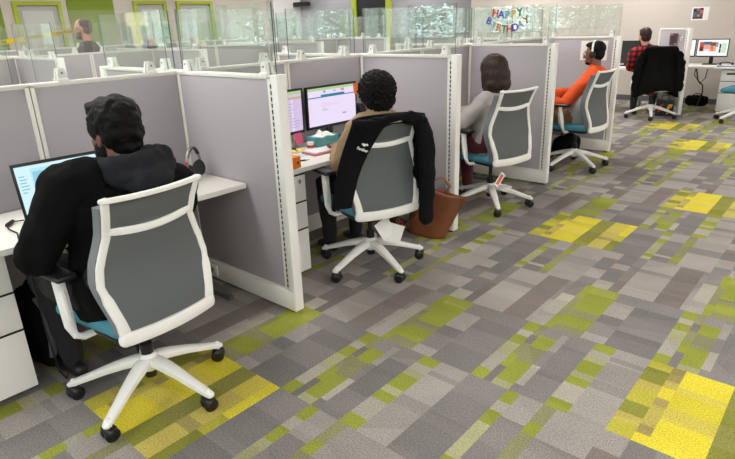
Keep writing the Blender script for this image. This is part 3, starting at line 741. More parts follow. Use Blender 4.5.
# 3: person with a brown bob
c = CH[3]; h3 = local(c, (-2.52, 4.59, 1.13))
M_LGREY = mat('light_grey_knit', rgb(168, 162, 158), .9, var=.1, scale=80, bump=.35, bscale=220)
r, P, R, nb, sc, lat = person('person with a dark brown bob haircut in a light grey sweater, seen from behind', c, dict(
    head=h3, hs=1.03, yaw=-.05, pitch=.15, sw=.165, girth=1.03, ease=.024, aease=.02, wr=.007, hip=(.01, 0, .54), ears=False,
    armL=((.10, .26, .76), (.36, .18, .78)), armR=((.12, -.28, .75), (.38, -.14, .78)), legL=((.42, .12, .53), (.36, .13, .095)), legR=((.42, -.11, .53), (.36, -.08, .095)),
    skin=M_SKIN_L, top=M_LGREY, topname='sweater', trousers=mat('maroon_trousers', rgb(84, 32, 40), .9), shoes=mat('grey_shoe', rgb(150, 148, 146), .8), sole=M_WHITE, hairmat=M_HAIRB))
blob('bob_hair', [((-.02, 0, .05), (.108, .088, .096)), ((-.045, 0, -.02), (.088, .096, .095)), ((-.05, 0, -.09), (.078, .105, .07)), ((-.01, .075, -.05), (.055, .035, .1)), ((-.01, -.075, -.05), (.055, .035, .1)), ((-.04, 0, -.12), (.06, .095, .045))], R, P, 1.24, M_HAIRB, r, .007, strands(.006, 60, (1, 1, .12)), 14)

# 4: person in orange with a headset, in profile
c = CH[4]; h4 = local(c, (-2.40, 6.64, 1.175))
M_ORANGE = mat('orange_fleece', rgb(238, 88, 28), .85, var=.08, scale=60, bump=.2, bscale=260)
r, P, R, nb, sc, lat = person('person in a bright orange top with glasses and a headset, hand on the desk', c, dict(
    head=h4, hs=1.02, yaw=.12, pitch=.08, sw=.17, girth=1.0, ease=.02, aease=.02, wr=.007, hip=(-.02, -.08, .54),
    armL=((.08, .19, .70), (.34, .22, .725), (1, -.1, -.05), (0, 0, 1)), armR=((.18, -.25, .76), (.38, .0, .78), (1, .3, -.05), (0, 0, 1)), legL=((.42, .14, .53), (.36, .14, .095)), legR=((.42, -.12, .53), (.38, -.1, .095)),
    skin=M_SKIN_B, top=M_ORANGE, topname='orange_top', trousers=mat('khaki_trousers', rgb(120, 92, 60), .9), shoes=M_BLACK, hairmat=M_HAIR))
m = MB(); m.tube([nb + V((.008, 0, -.035)), nb + V((.012, 0, .012))], [(.078, .082), (.068, .07)], n=18, side=(0, 1, 0)); link('high_collar', remeshed(m, .007, 'collar', 2), M_ORANGE, r)
hp = V((-.02, -.08, .53)); m = MB(); m.tube([hp + V((-.0, 0, -.01)), hp + V((0, 0, .075))], [(.205, .158), (.2, .155)], n=20, side=(0, 1, 0)); link('shirt_hem', remeshed(m, .01, 'hem', 3, .5, wrinkle(.008, 10)), mat('pale_grey_shirt', rgb(176, 178, 180), .9), r)
blob('hair', [((-.03, 0, .055), (.094, .082, .084)), ((-.052, 0, .0), (.06, .073, .07)), ((.02, 0, .098), (.066, .062, .034))], R, P, 1.02, M_HAIR, r, .007, strands(.004, 60, (1, 1, 1)))
blob('beard', [((.055, 0, -.088), (.04, .044, .024))], R, P, 1.02, M_HAIR, r, .007)
glasses(P, R, 1.02, M_BLACK, r)
t = thing('headset', 'black headset with a white band worn over the orange top person\'s hair', 'headset', c.location, c.rotation_euler.z)
m = MB(); m.tube([P(-.012, .098 * math.cos(a), .035 + .108 * math.sin(a)) for a in [PI * k / 14 for k in range(15)]], [(.011, .004)] * 15, n=8, side=R @ V((1, 0, 0))); obj('headband', m, M_WHITE, t)
for k in (-1, 1):
    m = MB(); m.tube([P(-.01, k * .082, .0), P(-.01, k * .1, .0), P(-.01, k * .108, .0)], [.036, .036, .026], n=18, cap='flat'); obj('ear_cup', m, M_BLACK, t)
m = MB(); m.tube([P(.0, .1, -.02), P(.05, .1, -.055), P(.1, .05, -.072)], [.002] * 3, n=6); m.mi = 1; m.ell(P(.103, .045, -.073), (.006, .006, .006)); obj('microphone', m, [M_BLACK, M_WHITE], t)

# 5: person in a red and black plaid shirt by the back wall
c = CH[5]
M_PLAID = bpy.data.materials.new('red_black_plaid'); M_PLAID.use_nodes = True
nt = M_PLAID.node_tree; N = nt.nodes; L = nt.links; b_ = N['Principled BSDF']; b_.inputs['Roughness'].default_value = .9
tc = N.new('ShaderNodeTexCoord'); sx = N.new('ShaderNodeSeparateXYZ'); L.new(tc.outputs['Object'], sx.inputs[0])
def sine(sock, f, off=0):
    a = N.new('ShaderNodeMath'); a.operation = 'MULTIPLY_ADD'; a.inputs[1].default_value = f; a.inputs[2].default_value = off; L.new(sock, a.inputs[0])
    s = N.new('ShaderNodeMath'); s.operation = 'SINE'; L.new(a.outputs[0], s.inputs[0]); k = N.new('ShaderNodeMath'); k.operation = 'GREATER_THAN'; k.inputs[1].default_value = 0; L.new(s.outputs[0], k.inputs[0]); return k.outputs[0]
ad = N.new('ShaderNodeMath'); ad.operation = 'ADD'; L.new(sine(sx.outputs['Y'], 78), ad.inputs[0]); L.new(sine(sx.outputs['Z'], 78), ad.inputs[1])
rp = N.new('ShaderNodeValToRGB'); dv2 = N.new('ShaderNodeMath'); dv2.operation = 'DIVIDE'; dv2.inputs[1].default_value = 2; L.new(ad.outputs[0], dv2.inputs[0]); L.new(dv2.outputs[0], rp.inputs[0])
rp.color_ramp.interpolation = 'CONSTANT'; e_ = rp.color_ramp.elements; e_[0].color = rgb(18, 14, 15); e_[1].position = .75; e_[1].color = rgb(190, 24, 34); e3 = e_.new(.3); e3.color = rgb(92, 14, 22)
L.new(rp.outputs[0], b_.inputs['Base Color'])
h5 = local(c, (-2.85, 9.99, 1.225))
r, P, R, nb, sc, lat = person('person in a red and black plaid shirt, seen from behind near the back wall', c, dict(
    head=h5, hs=1.08, yaw=.35, pitch=.12, sw=.19, girth=1.08, ease=.022, aease=.022, wr=.008, hip=(.02, .02, .54), neck=h5 + V((-.04, -.06, -.165)), drop=-.04,
    armL=((.10, .36, .78), (.38, .22, .79)), armR=((.14, -.22, .78), (.42, -.06, .79)), legL=((.42, .2, .53), (.3, .22, .095)), legR=((.42, -.1, .53), (.36, -.06, .095)),
    skin=M_SKIN_L, top=M_PLAID, topname='plaid_shirt', trousers=mat('black_work_trousers', rgb(20, 20, 22), .9), shoes=M_BLACK, hairmat=M_HAIRB))
blob('hair', [((-.03, 0, .058), (.094, .08, .084)), ((-.052, 0, .0), (.058, .071, .066)), ((.03, 0, .1), (.062, .06, .034))], R, P, 1.08, M_HAIRB, r, .007, strands(.004, 60, (1, 1, 1)))
blob('beard', [((.05, 0, -.085), (.05, .05, .026)), ((.035, .05, -.055), (.03, .014, .04)), ((.035, -.05, -.055), (.03, .014, .04))], R, P, 1.08, M_HAIRB, r, .007)

# 6: standing person beyond the far row, in profile
r, P, R, nb, sc, lat = person('standing person with glasses and a grey beard in a black T-shirt, beyond the far row', None, dict(
    loc=(-8.15, 3.68, 0), rz=-2.35, stand=True, head=(.05, 0, 1.62), hs=1.1, yaw=0, pitch=.05, sw=.19, girth=1.08, ease=.012, aease=.016, sleeve=.02, hip=(0, 0, .96),
    armL=((-.02, .29, 1.17), (.12, .26, .96)), armR=((-.02, -.29, 1.17), (.12, -.26, .96)), legL=((.03, .11, .52), (-.02, .12, .095)), legR=((.03, -.11, .52), (-.02, -.12, .095)),
    skin=mat('pink_skin', rgb(214, 150, 132), .5), top=mat('black_tshirt', rgb(46, 46, 50), .9), topname='t_shirt', trousers=mat('dark_jeans', rgb(40, 44, 60), .9), shoes=M_BLACK, hairmat=mat('greying_hair', rgb(82, 68, 62), .8, var=.4, scale=200)))
MG = MATS['greying_hair']
blob('hair', [((-.038, 0, .055), (.086, .081, .074)), ((-.055, 0, .0), (.056, .074, .064))], R, P, 1.1, MG, r, .007, strands(.003, 60, (1, 1, 1)))
blob('beard', [((.052, 0, -.085), (.052, .05, .03)), ((.035, .05, -.055), (.032, .014, .045)), ((.035, -.05, -.055), (.032, .014, .045))], R, P, 1.1, MG, r, .007)
glasses(P, R, 1.1, M_BLACK, r)
# ---------------------------------------------------------------- things on and around the desks
def uimat(n, c, s=1.0): return emit('ui_' + n, rgb(*c), s * UI)
UI = .62
def ui_mesh(w, h, base, rects, mats):
    """screen surface in local y (width, 0 at the viewer's left) and z; faces +x"""
    m = MB(); idx = {n: i for i, n in enumerate(mats)}
    m.mi = idx[base]; m.quad((0, 0, 0), (0, w, 0), (0, w, h), (0, 0, h))
    for k, (a, b_, c, d, n) in enumerate(rects):
        e = .0004 + k * .00003; m.mi = idx[n]; m.quad((e, a * w, b_ * h), (e, c * w, b_ * h), (e, c * w, d * h), (e, a * w, d * h))
    return m
def lines(x0, x1, y0, y1, n, c, fill=.45, seed=1):
    rnd = random.Random(seed); out = []
    for i in range(n):
        yy = y1 - (i + 1) * (y1 - y0) / n; out.append((x0, yy, x0 + (x1 - x0) * rnd.uniform(.45, 1), yy + (y1 - y0) / n * fill, c))
    return out
UIC = dict(cyan=(172, 226, 240), pale=(205, 238, 246), blue=(140, 196, 216), text=(126, 170, 190), lilac=(226, 214, 242), lilac2=(205, 186, 222), green=(168, 200, 140), navy=(40, 92, 138), teal=(30, 120, 150), pink=(228, 170, 190), grey=(150, 150, 165), orange=(230, 130, 90), tan=(190, 170, 130),
           white=(240, 246, 240), dark=(40, 34, 40), red=(200, 60, 60), skinc=(228, 160, 130), brown=(120, 70, 50), mint=(190, 226, 200), dk=(14, 15, 17))
def screen_part(w, h, base, rects, parent, loc):
    names = []
    for n in [base] + [q[4] for q in rects]:
        if n not in names: names.append(n)
    o = obj('display', ui_mesh(w, h, base, rects, names), [uimat(n, UIC[n], .12 if n == 'dk' else 1) for n in names], parent, None); o.location = loc
    return o
# laptop
t = thing('laptop', 'black laptop with a pale blue page on its screen, left of the black hoodie', 'laptop', (-2.78, 1.06, .74), -.03)
m = MB(); m.b2((-.13, -.205, .0), (.125, .205, .018), .005); obj('base', m, M_BLACK, t)
m = MB()
for i in range(13):
    for j in range(5): m.b2((-.1 + j * .022, -.175 + i * .027, .018), (-.082 + j * .022, -.152 + i * .027, .0205))
obj('keys', m, mat('dark_keys', rgb(38, 38, 40), .6), t)
lid = MB(); lid.b2((-.008, -.205, 0), (0, .205, .262), .003); ld = obj('lid', lid, M_BLACK, t); ld.location = (-.135, 0, .012); ld.rotation_euler = (0, -.16, 0)
R_ = [(0, .93, 1, 1, 'pale'), (.19, .62, .98, .86, 'blue'), (0, 0, .17, .93, 'pale')] + lines(.03, .14, .45, .85, 6, 'text', .3, 3) + lines(.2, .5, .08, .56, 8, 'text', .25, 5) + lines(.25, .9, .68, .82, 3, 'text', .3, 6)
screen_part(.385, .228, 'cyan', R_, ld, (.0008, -.1925, .018))
m = MB(); m.box((.04, -.206, .012), (.012, .004, .006)); obj('usb_light', m, emit('blue_led', (.1, .1, 1, 1), 2), t)
tag(obj('power_cable', (lambda m: (m.tube([(-2.93, .855, .75), (-2.955, .815, .749), (-2.90, .772, .749), (-2.84, .762, .749), (-2.76, .768, .748), (-2.68, .745, .746), (-2.62, .735, .744), (-2.596, .73, .70), (-2.60, .735, .5), (-2.61, .74, .3), (-2.60, .75, .1), (-2.66, .79, .012), (-2.8, .86, .008)], [.0035] * 13, n=8), m.tube([(-2.955, .815, .751), (-2.91, .776, .751)], [.009, .009], n=10), m)[-1])(MB()), M_CABLE, None, 60), 'thin black power cable drooping over the desk edge beside the left pedestal', 'cable')
t = thing('computer_mouse', 'dark computer mouse on the white worktop at the left edge', 'computer mouse', (-2.99, .70, .74))
m = MB(); m.ell((0, 0, .012), (.055, .033, .022)); 
for v in m.b.verts: v.co.z = max(v.co.z, 0)
obj('shell', m, M_BLACK, t); m = MB(); m.tube([(-.03, 0, .03), (-.018, 0, .034)], [.005, .005], n=8); obj('wheel', m, M_GREYMET, t)
# backpack under the first desk
t = thing('backpack', 'dark backpack with grey straps on the floor under the laptop desk', 'backpack', (-2.86, .80, 0), .1)
m = MB(); m.box((-.05, .03, .21), (.24, .16, .42), RY(-.12), .06, 4); obj('bag', m, M_CLOTHBLK, t)
for y in (-.02, .07):
    m = MB(); m.tube([(.06, y, .40), (.12, y, .36), (.125, y, .22), (.09, y, .1)], [(.018, .004)] * 4, n=8, side=(0, 1, 0)); obj('strap', m, mat('grey_webbing', rgb(92, 94, 100), .9), t)
m = MB(); m.tube([(-.05, -.03, .42), (-.05, .0, .46), (-.05, .06, .46), (-.05, .09, .42)], [.009] * 4, n=8); obj('handle', m, M_CLOTHBLK, t)
# headset standing on the desk by the large wing
t = thing('headset', 'black and silver headset standing on the worktop against the large wing partition', 'headset', (-2.93, 1.80, .74), .55)
m = MB(); m.tube([(0, .085 * math.cos(a), .09 + .105 * math.sin(a)) for a in [PI * k / 16 for k in range(17)]], [(.011, .0045)] * 17, n=8, side=(1, 0, 0)); obj('headband', m, mat('brushed_band', rgb(150, 148, 146), .35, .6), t)
m = MB(); m.tube([(0, .078 * math.cos(a), .09 + .096 * math.sin(a)) for a in [PI * k / 16 for k in range(3, 14)]], [(.012, .005)] * 11, n=8, side=(1, 0, 0)); obj('band_padding', m, M_BLACK, t)
for k in (-1, 1):
    m = MB(); m.tube([(0, k * .052, .055), (0, k * .075, .055), (0, k * .088, .055)], [(.034, .046), (.036, .05), (.026, .036)], n=18, cap='flat', side=(1, 0, 0)); e = obj('ear_cup', m, M_BLACK, t)
    m = MB(); m.tube([(0, k * .086, .075), (0, k * .086, .12)], [(.008, .005)] * 2, n=8, side=(1, 0, 0)); obj('red_slider', m, mat('red_plastic', rgb(170, 40, 48), .5), e)
# two monitors with the tissue box
def monitor(label, loc, rz, w, h, rects, base, zc, stand=True, group=None, bez=M_BLACK):
    t = thing('monitor', label, 'monitor', loc, rz, group)
    m = MB(); b_ = .014
    m.b2((-.035, -w / 2 + .02, zc - h / 2 + .02), (-.004, w / 2 - .02, zc + h / 2 - .02), .006)
    for a in ((-w / 2, zc - h / 2, w / 2, zc - h / 2 + .02), (-w / 2, zc + h / 2 - b_, w / 2, zc + h / 2), (-w / 2, zc - h / 2, -w / 2 + b_, zc + h / 2), (w / 2 - b_, zc - h / 2, w / 2, zc + h / 2)):
        m.b2((-.02, a[0], a[1]), (.002, a[2], a[3]), .001)
    obj('casing', m, bez, t)
    screen_part(w - 2 * b_, h - b_ - .02, base, rects, t, (.0, -w / 2 + b_, zc - h / 2 + .02))
    m = MB(); m.box((-.05, 0, zc / 2), (.022, .06, zc), None, .004); m.box((-.012, 0, .007), (.17, .22, .014), None, .005); obj('stand', m, M_BLACK, t)
    return t
R1_ = [(0, .93, 1, 1, 'green'), (0, .74, 1, .765, 'navy'), (.26, .745, .76, .815, 'teal'), (.31, .86, .36, .92, 'grey'), (.52, .87, .58, .9, 'grey'), (.68, .86, .76, .92, 'orange'), (.7, .22, .78, .26, 'grey')] + lines(.28, .42, .42, .62, 4, 'pink', .22, 2) + lines(.4, .74, .52, .6, 2, 'pink', .2, 3) + [(.28, .4, .4, .415, 'grey')]
monitor('right-hand monitor of the pair, showing a pale form page, facing the person with the afro', (-3.10, 3.17, .74), -.02, .535, .312, R1_, 'lilac', .256, group=None)
R2_ = [(0, .92, 1, 1, 'green'), (0, .8, 1, .86, 'tan'), (.6, 0, .66, .8, 'lilac'), (.8, 0, .83, .8, 'lilac')] + lines(.68, .95, .1, .76, 9, 'grey', .2, 4) + lines(.1, .55, .1, .76, 9, 'grey', .2, 8)
monitor('monitor of the pair with the pink note below it, partly hidden by the large wing', (-3.10, 2.595, .74), .03, .545, .318, R2_, 'lilac2', .256)
t = thing('tissue_box', 'teal patterned tissue box below the two monitors', 'tissue box', (-3.015, 2.955, .74), .0)
m = MB(); m.b2((-.058, -.115, 0), (.058, .115, .07), .003); obj('carton', m, mat('teal_carton', rgb(86, 158, 156), .6, var=.45, scale=26), t)
m = MB(); m.tube([(0, -.06, .0705), (0, .06, .0705)], [(.028, .0012)] * 2, n=14, side=(1, 0, 0)); m.mi = 0
m2 = MB(); m2.grid(lambda u, v: ((v - .5) * .11 + .012 * math.sin(u * 9), -.085 + u * .16, .068 + .036 * math.sin(PI * u) * (1 - abs(2 * v - 1) ** 1.5) * (1 + .3 * math.sin(u * 14 + v * 5))), 16, 10); obj('tissue', m2, M_PAPER, t, 'all'); obj('opening', m, mat('dark_slot', rgb(60, 70, 74), .8), t)
def keyboard(label, loc, rz, cb, ck, w=.40, d=.15):
    t = thing('keyboard', label, 'keyboard', loc, rz)
    m = MB(); m.b2((-d / 2, -w / 2, 0), (d / 2, w / 2, .014), .004); obj('case', m, cb, t)
    m = MB()
    for i in range(18):
        for j in range(5): m.b2((-d / 2 + .014 + j * .025, -w / 2 + .012 + i * .021, .014), (-d / 2 + .0365 + j * .025, -w / 2 + .0315 + i * .021, .021), .0015, 1)
    obj('keys', m, ck, t)
    return t
keyboard('white keyboard with a dusty red edge in front of the tissue box', (-2.815, 2.83, .74), -.1, mat('dusty_red_plastic', rgb(196, 124, 126), .5), mat('white_keys', rgb(240, 234, 236), .5))
t = thing('sticky_note', 'pink sticky note hanging from the lower edge of the half-hidden monitor', 'sticky note', (-3.092, 2.775, .845))
m = MB(); m.grid(lambda u, v: (.003 + .012 * v * v, -.038 + .076 * u + .016 * v, -.082 * v), 6, 8); o = obj('sheet', m, mat('pink_paper', rgb(248, 112, 150), .7), t, 'all')
t = thing('sticky_note', 'orange sticky note on the right edge of the pale form monitor', 'sticky note', (-3.094, 3.43, 1.10))
m = MB(); m.grid(lambda u, v: (.002 + .008 * v * v, -.03 + .06 * u, .04 - .085 * v), 6, 8); obj('sheet', m, mat('orange_paper', rgb(245, 128, 72), .7), t, 'all')
t = thing('block', 'small orange box standing on the desk corner by the wing post', 'box', (-2.64, 2.315, .74), .15)
m = MB(); m.b2((-.03, -.045, 0), (.03, .045, .075), .004); obj('box', m, mat('orange_card', rgb(240, 130, 30), .6), t); m = MB(); m.ell((.031, .015, .035), (.002, .01, .01)); obj('mark', m, mat('brown_mark', rgb(130, 70, 20), .7), t)
t = thing('jar', 'small white jar with a red band beside the keyboard', 'jar', (-2.985, 2.80, .74))
m = MB(); m.tube([(0, 0, 0), (0, 0, .035)], [.024, .024], n=18, cap='flat'); obj('jar', m, M_WHITE, t); m = MB(); m.tube([(0, 0, .008), (0, 0, .026)], [.0246, .0246], n=18, cap='flat'); obj('band', m, mat('red_band', rgb(196, 62, 56), .5), t); m = MB(); m.tube([(0, 0, .035), (0, 0, .046)], [.026, .025], n=18, cap='flat'); obj('lid', m, M_WHITE, t)
t = thing('notepad', 'yellow notepad lying in front of the half-hidden monitor', 'notepad', (-3.0, 2.66, .74), .3); m = MB(); m.b2((-.05, -.06, 0), (.05, .06, .01), .001); obj('pages', m, mat('yellow_paper', rgb(232, 214, 120), .7), t)
t = thing('paper', 'pale blue paper slip lying near the orange box', 'paper', (-2.87, 2.57, .74), .1); m = MB(); m.b2((-.05, -.06, 0), (.05, .06, .0015)); obj('sheet', m, mat('blue_paper', rgb(196, 214, 236), .7), t)
t = thing('pen', 'black pen lying on the worktop beside the orange box', 'pen', (-2.74, 2.47, .745), 1.2); m = MB(); m.tube([(-.06, 0, 0), (.045, 0, 0), (.062, 0, 0)], [.0045, .0045, .0012], n=10); obj('barrel', m, M_BLACK, t); m = MB(); m.tube([(.04, 0, 0), (.052, 0, 0)], [.005, .004], n=10); obj('grip', m, M_PAPER, t)
t = thing('pen', 'dark pen lying across the yellow notepad', 'pen', (-2.99, 2.66, .7545), -.5); m = MB(); m.tube([(-.06, 0, 0), (.045, 0, 0), (.062, 0, 0)], [.0045, .0045, .0012], n=10); obj('barrel', m, M_BLACK, t)
t = thing('desk_phone', 'black desk phone between the pale form monitor and the corner', 'telephone', (-3.08, 3.515, .74), .0)
m = MB(); m.prism([(-.09, -.06, 0), (.08, -.06, 0), (.08, -.06, .03), (-.06, -.06, .22), (-.09, -.06, .22)], (0, .12, 0)); obj('body', m, M_BLACK, t); m = MB(); m.tube([(.06, -.035, .075), (.0, -.035, .155), (-.04, -.035, .215)], [.022, .015, .022], n=10); obj('handset', m, M_BLACK, t)
# pinned sheet, keyboard, mouse and bag of the fourth cubicle
t = thing('pinned_sheet', 'white sheet of paper pinned on the wing partition behind the orange top person', 'paper', (-2.562, 7.0675, 1.19)); m = MB(); m.b2((-.157, -.004, -.11), (.157, -.001, .11)); obj('sheet', m, M_PAPER, t); m = MB(); m.tube([(0, -.008, .1), (0, -.003, .1)], [.006, .004], n=10); obj('pin', m, M_GREYMET, t)
keyboard('black keyboard under the hand of the orange top person', (-2.73, 6.02, .74), 0, M_BLACK, mat('dark_keys', rgb(38, 38, 40), .6))
t = thing('computer_mouse', 'black mouse under the hand of the orange top person', 'computer mouse', (-2.77, 6.29, .74)); m = MB(); m.ell((0, 0, .01), (.05, .03, .02))
for v in m.b.verts: v.co.z = max(v.co.z, 0)
obj('shell', m, M_BLACK, t)
keyboard('grey keyboard on the worktop of the person with the brown bob', (-2.84, 4.62, .74), 0, M_GREYMET, mat('grey_keys', rgb(120, 120, 124), .5))
t = thing('bag', 'black bag slumped on the floor behind the orange top person\'s chair', 'bag', (-2.66, 6.72, 0), .2); m = MB(); m.ell((0, 0, .1), (.17, .12, .15)); m.ell((.04, .02, .14), (.13, .11, .12))
me = remeshed(m, .014, 'bag', 4, .5, wrinkle(.02, 8))
for v in me.vertices: v.co.z = max(v.co.z, 0)
link('sack', me, M_CLOTHBLK, t); m = MB(); m.tube([(-.06, .0, .24), (-.03, .0, .31), (.05, .0, .32), (.08, .0, .25)], [.01] * 4, n=8); obj('handle', m, M_CLOTHBLK, t)

# jacket hung on the second chair
def catmull(P, t):
    n = len(P) - 1; f = min(n - 1e-6, max(0, t * n)); i = int(f); f -= i
    p0, p1, p2, p3 = P[max(0, i - 1)], P[i], P[i + 1], P[min(n, i + 2)]
    return .5 * ((2 * p1) + (p2 - p0) * f + (2 * p0 - 5 * p1 + 4 * p2 - p3) * f * f + (3 * p1 - p0 - 3 * p2 + p3) * f ** 3)
M_JACKET = mat('black_navy_cloth', rgb(12, 12, 16), .85, var=.2, scale=60, bump=.2, bscale=260, spec=.15)
c2 = CH[2]
def jack(u, v):
    z = 1.03 - v * (.50 if u < .5 else lerp(.50, .46, (u - .5) * 2)); z0 = z
    yi = lerp(.02, .27, v ** .9); yo = lerp(.235, .37, v ** 1.2); xb = interp(PX, max(.42, z)) - .03
    yr = lerp(-.09, -.2, min(1, v * 3) ** .7); yro = lerp(-.245, -.275, v)
    P = [V((xb - .012, yi, z)), V((xb - .018, lerp(yi, yo, .6), z)), V((xb + .03, yo, z)), V((xb + .085, .16, z + .01)), V((xb + .092, 0, z + .012)), V((xb + .085, -.16, z + .01)), V((xb + .03, yro, z)), V((xb - .02, lerp(yr, yro, .55), z)), V((xb - .014, yr, z))]
    p = catmull(P, u); n = noise.noise(V((p.y * 9, p.x * 6, p.z * 3.2))) * .012 * min(1, v * 3)
    return p + V((-n if (u < .3 or u > .7) else 0, n * .6, 0))
t = thing('jacket', 'black jacket with a small white chest emblem, hung round the back of the second chair', 'jacket', c2.location, c2.rotation_euler.z); t.scale = c2.scale
m = MB(); m.grid(jack, 60, 26); o = obj('jacket_body', m, M_JACKET, t, 'all'); md = o.modifiers.new('s', 'SOLIDIFY'); md.thickness = .008; md.offset = 0
m = MB(); m.tube([(-.285, .215, 1.003), (-.30, .09, 1.016), (-.31, -.06, 1.032), (-.31, -.14, 1.03), (-.30, -.22, .995)], [(.032, .032), (.029, .03), (.028, .032), (.032, .038), (.03, .036)], n=14); m.ell((-.32, -.15, 1.01), (.04, .07, .032)); m.tube([(-.28, .14, .98), (-.27, .0, 1.01), (-.27, -.12, 1.015), (-.28, -.23, .985)], [.03, .03, .032, .03], n=12)
link('collar', remeshed(m, .008, 'collar', 3, .5, wrinkle(.012, 12)), M_JACKET, t)
m = MB(); m.tube([(-.285, -.215, .98), (-.30, -.235, .9), (-.31, -.242, .75), (-.315, -.242, .6), (-.315, -.24, .45), (-.315, -.24, .37)], [(.055, .045), (.06, .045), (.058, .042), (.056, .04), (.052, .036), (.05, .034)], n=16, side=(0, 1, 0)); link('sleeve', remeshed(m, .009, 'sleeve', 3, .5, wrinkle(.012, 10, (1, 1, .6))), M_JACKET, t)
m = MB(); m.tube([(-.20, -.25, .97), (-.21, -.265, .8), (-.215, -.265, .6), (-.215, -.26, .5)], [(.05, .045), (.055, .045), (.052, .04), (.046, .036)], n=14, side=(0, 1, 0)); link('lining_sleeve', remeshed(m, .009, 'sleeve', 3, .5, wrinkle(.012, 10)), M_JACKET, t)
pz = jack(.085, .31)
Mx = Matrix(((0, 0, -1, 0), (-1, 0, 0, 0), (0, 1, 0, 0), (0, 0, 0, 1)))
m = MB(); add_mesh(m, text_mesh('Panther', .024, .0008, .0006), Matrix.Translation(pz + V((-.014, .012, -.012))) @ Mx @ Matrix.Rotation(-.42, 4, 'Z'))
for k, (a, bq, r1) in enumerate(((0, .014, .012), (.014, .019, .010), (-.010, .02, .008), (.006, .027, .009), (.018, .009, .006))): m.ell(pz + V((-.012, -a - .004, bq)), (.002, r1, r1 * .8))
obj('emblem', m, M_PAPER, t, None)
# tags under the second and third chairs
t = thing('hang_tag', 'white instruction tags hanging under the chair with the dark jacket', 'tag', (-2.215, 2.735, .425), -.5)
m = MB(); m.tube([(0, 0, 0), (.0, .0, -.06)], [.0015] * 2, n=6); obj('string', m, M_PAPER, t)
for k, (y, z, a, rr) in enumerate(((-.03, -.115, .5, .1), (.035, -.16, -.35, -.3))):
    m = MB(); m.box((.004 * k, y, z), (.0015, .105, .13), RX(a) @ RZ(rr)); obj('card', m, M_PAPER, t)
t = thing('hang_tag', 'white and orange tag hanging under the brown bob person\'s chair', 'tag', (-2.29, 4.37, .36), -.3)
m = MB(); m.tube([(-.06, 0, .07), (0, 0, -.05)], [.0015] * 2, n=6); obj('string', m, M_PAPER, t)
m = MB(); m.box((0, 0, -.10), (.002, .06, .13), RX(-.7)); m.mi = 1; m.box((.0014, .0, -.10), (.001, .032, .1), RX(-.7)); obj('card', m, [M_PAPER, mat('orange_print', rgb(226, 104, 60), .6)], t)
m = MB(); m.box((-.01, .06, -.185), (.09, .12, .01), RX(.1)); obj('folded_card', m, M_PAPER, t)
# tote bag leaning on the second wing
M_LEA = mat('brown_leather', rgb(124, 72, 43), .5, var=.15, scale=18, bump=.15, bscale=220)
t = thing('tote_bag', 'brown leather tote bag leaning against the end of a wing partition', 'handbag', (-2.43, 3.455, 0), .03)
def tote(sg):
    return lambda u, v: ((u - .5) * lerp(.35, .45, v) + .12 * v ** 1.2, sg * (.065 - .045 * v) * (1 - abs(2 * u - 1) ** 4) + .03 * v + sg * .012 * math.sin(u * 7 + v * 4) * v, v * .36 + .012 * math.sin(u * 6) * v)
m = MB(); m.grid(tote(-1), 20, 14); m.grid(tote(1), 20, 14)
m.grid(lambda u, v: V(tote(-1)(u, 0)).lerp(V(tote(1)(u, 0)), v), 20, 3); bmesh.ops.remove_doubles(m.b, verts=m.b.verts, dist=.0008)
o = obj('bag_body', m, M_LEA, t, 'all'); md = o.modifiers.new('s', 'SOLIDIFY'); md.thickness = .005; md.offset = 0
for sg, P in ((-1, [(.06, -.03, .35), (.07, -.06, .36), (.05, -.085, .28), (-.02, -.105, .16), (-.12, -.11, .085), (-.19, -.1, .1), (-.2, -.075, .2), (-.13, -.04, .33)]), (1, [(.14, .06, .35), (.17, .07, .40), (.1, .08, .46), (.02, .075, .42), (-.02, .06, .34)])):
    m = MB(); m.tube(P, [(.012, .004)] * len(P), n=8); obj('strap', m, M_LEA, t, 60)
for x, y, z in ((-.19, -.105, .105), (-.10, -.112, .085)):
    m = MB(); m.tube([(x + .016 * math.cos(a), y, z + .02 * math.sin(a)) for a in [k * PI / 5 for k in range(10)]], [.003] * 10, n=6, closed=True); obj('buckle', m, mat('brass', rgb(196, 168, 120), .3, 1.0), t)
m = MB(); m.tube([(-.13, -.11, .09), (-.14, -.13, .03), (-.17, -.16, .012)], [.003] * 3, n=6); m.ell((-.21, -.165, .012), (.06, .035, .01)); obj('charm', m, M_LEA, t)
t = thing('pouch', 'small black and red pouch on the floor between the jacket and the tote bag', 'pouch', (-2.72, 3.42, 0), .2); m = MB(); m.ell((0, 0, .055), (.08, .055, .06)); me = remeshed(m, .008, 'pouch', 3, .5, wrinkle(.01, 14))
for v in me.vertices: v.co.z = max(v.co.z, 0)
link('pouch_body', me, mat('black_red_print', rgb(60, 22, 26), .8, var=.9, scale=30), t); m = MB(); m.ell((.07, -.02, .06), (.022, .03, .025)); obj('red_trim', m, mat('red_plastic', rgb(170, 40, 48), .5), t)
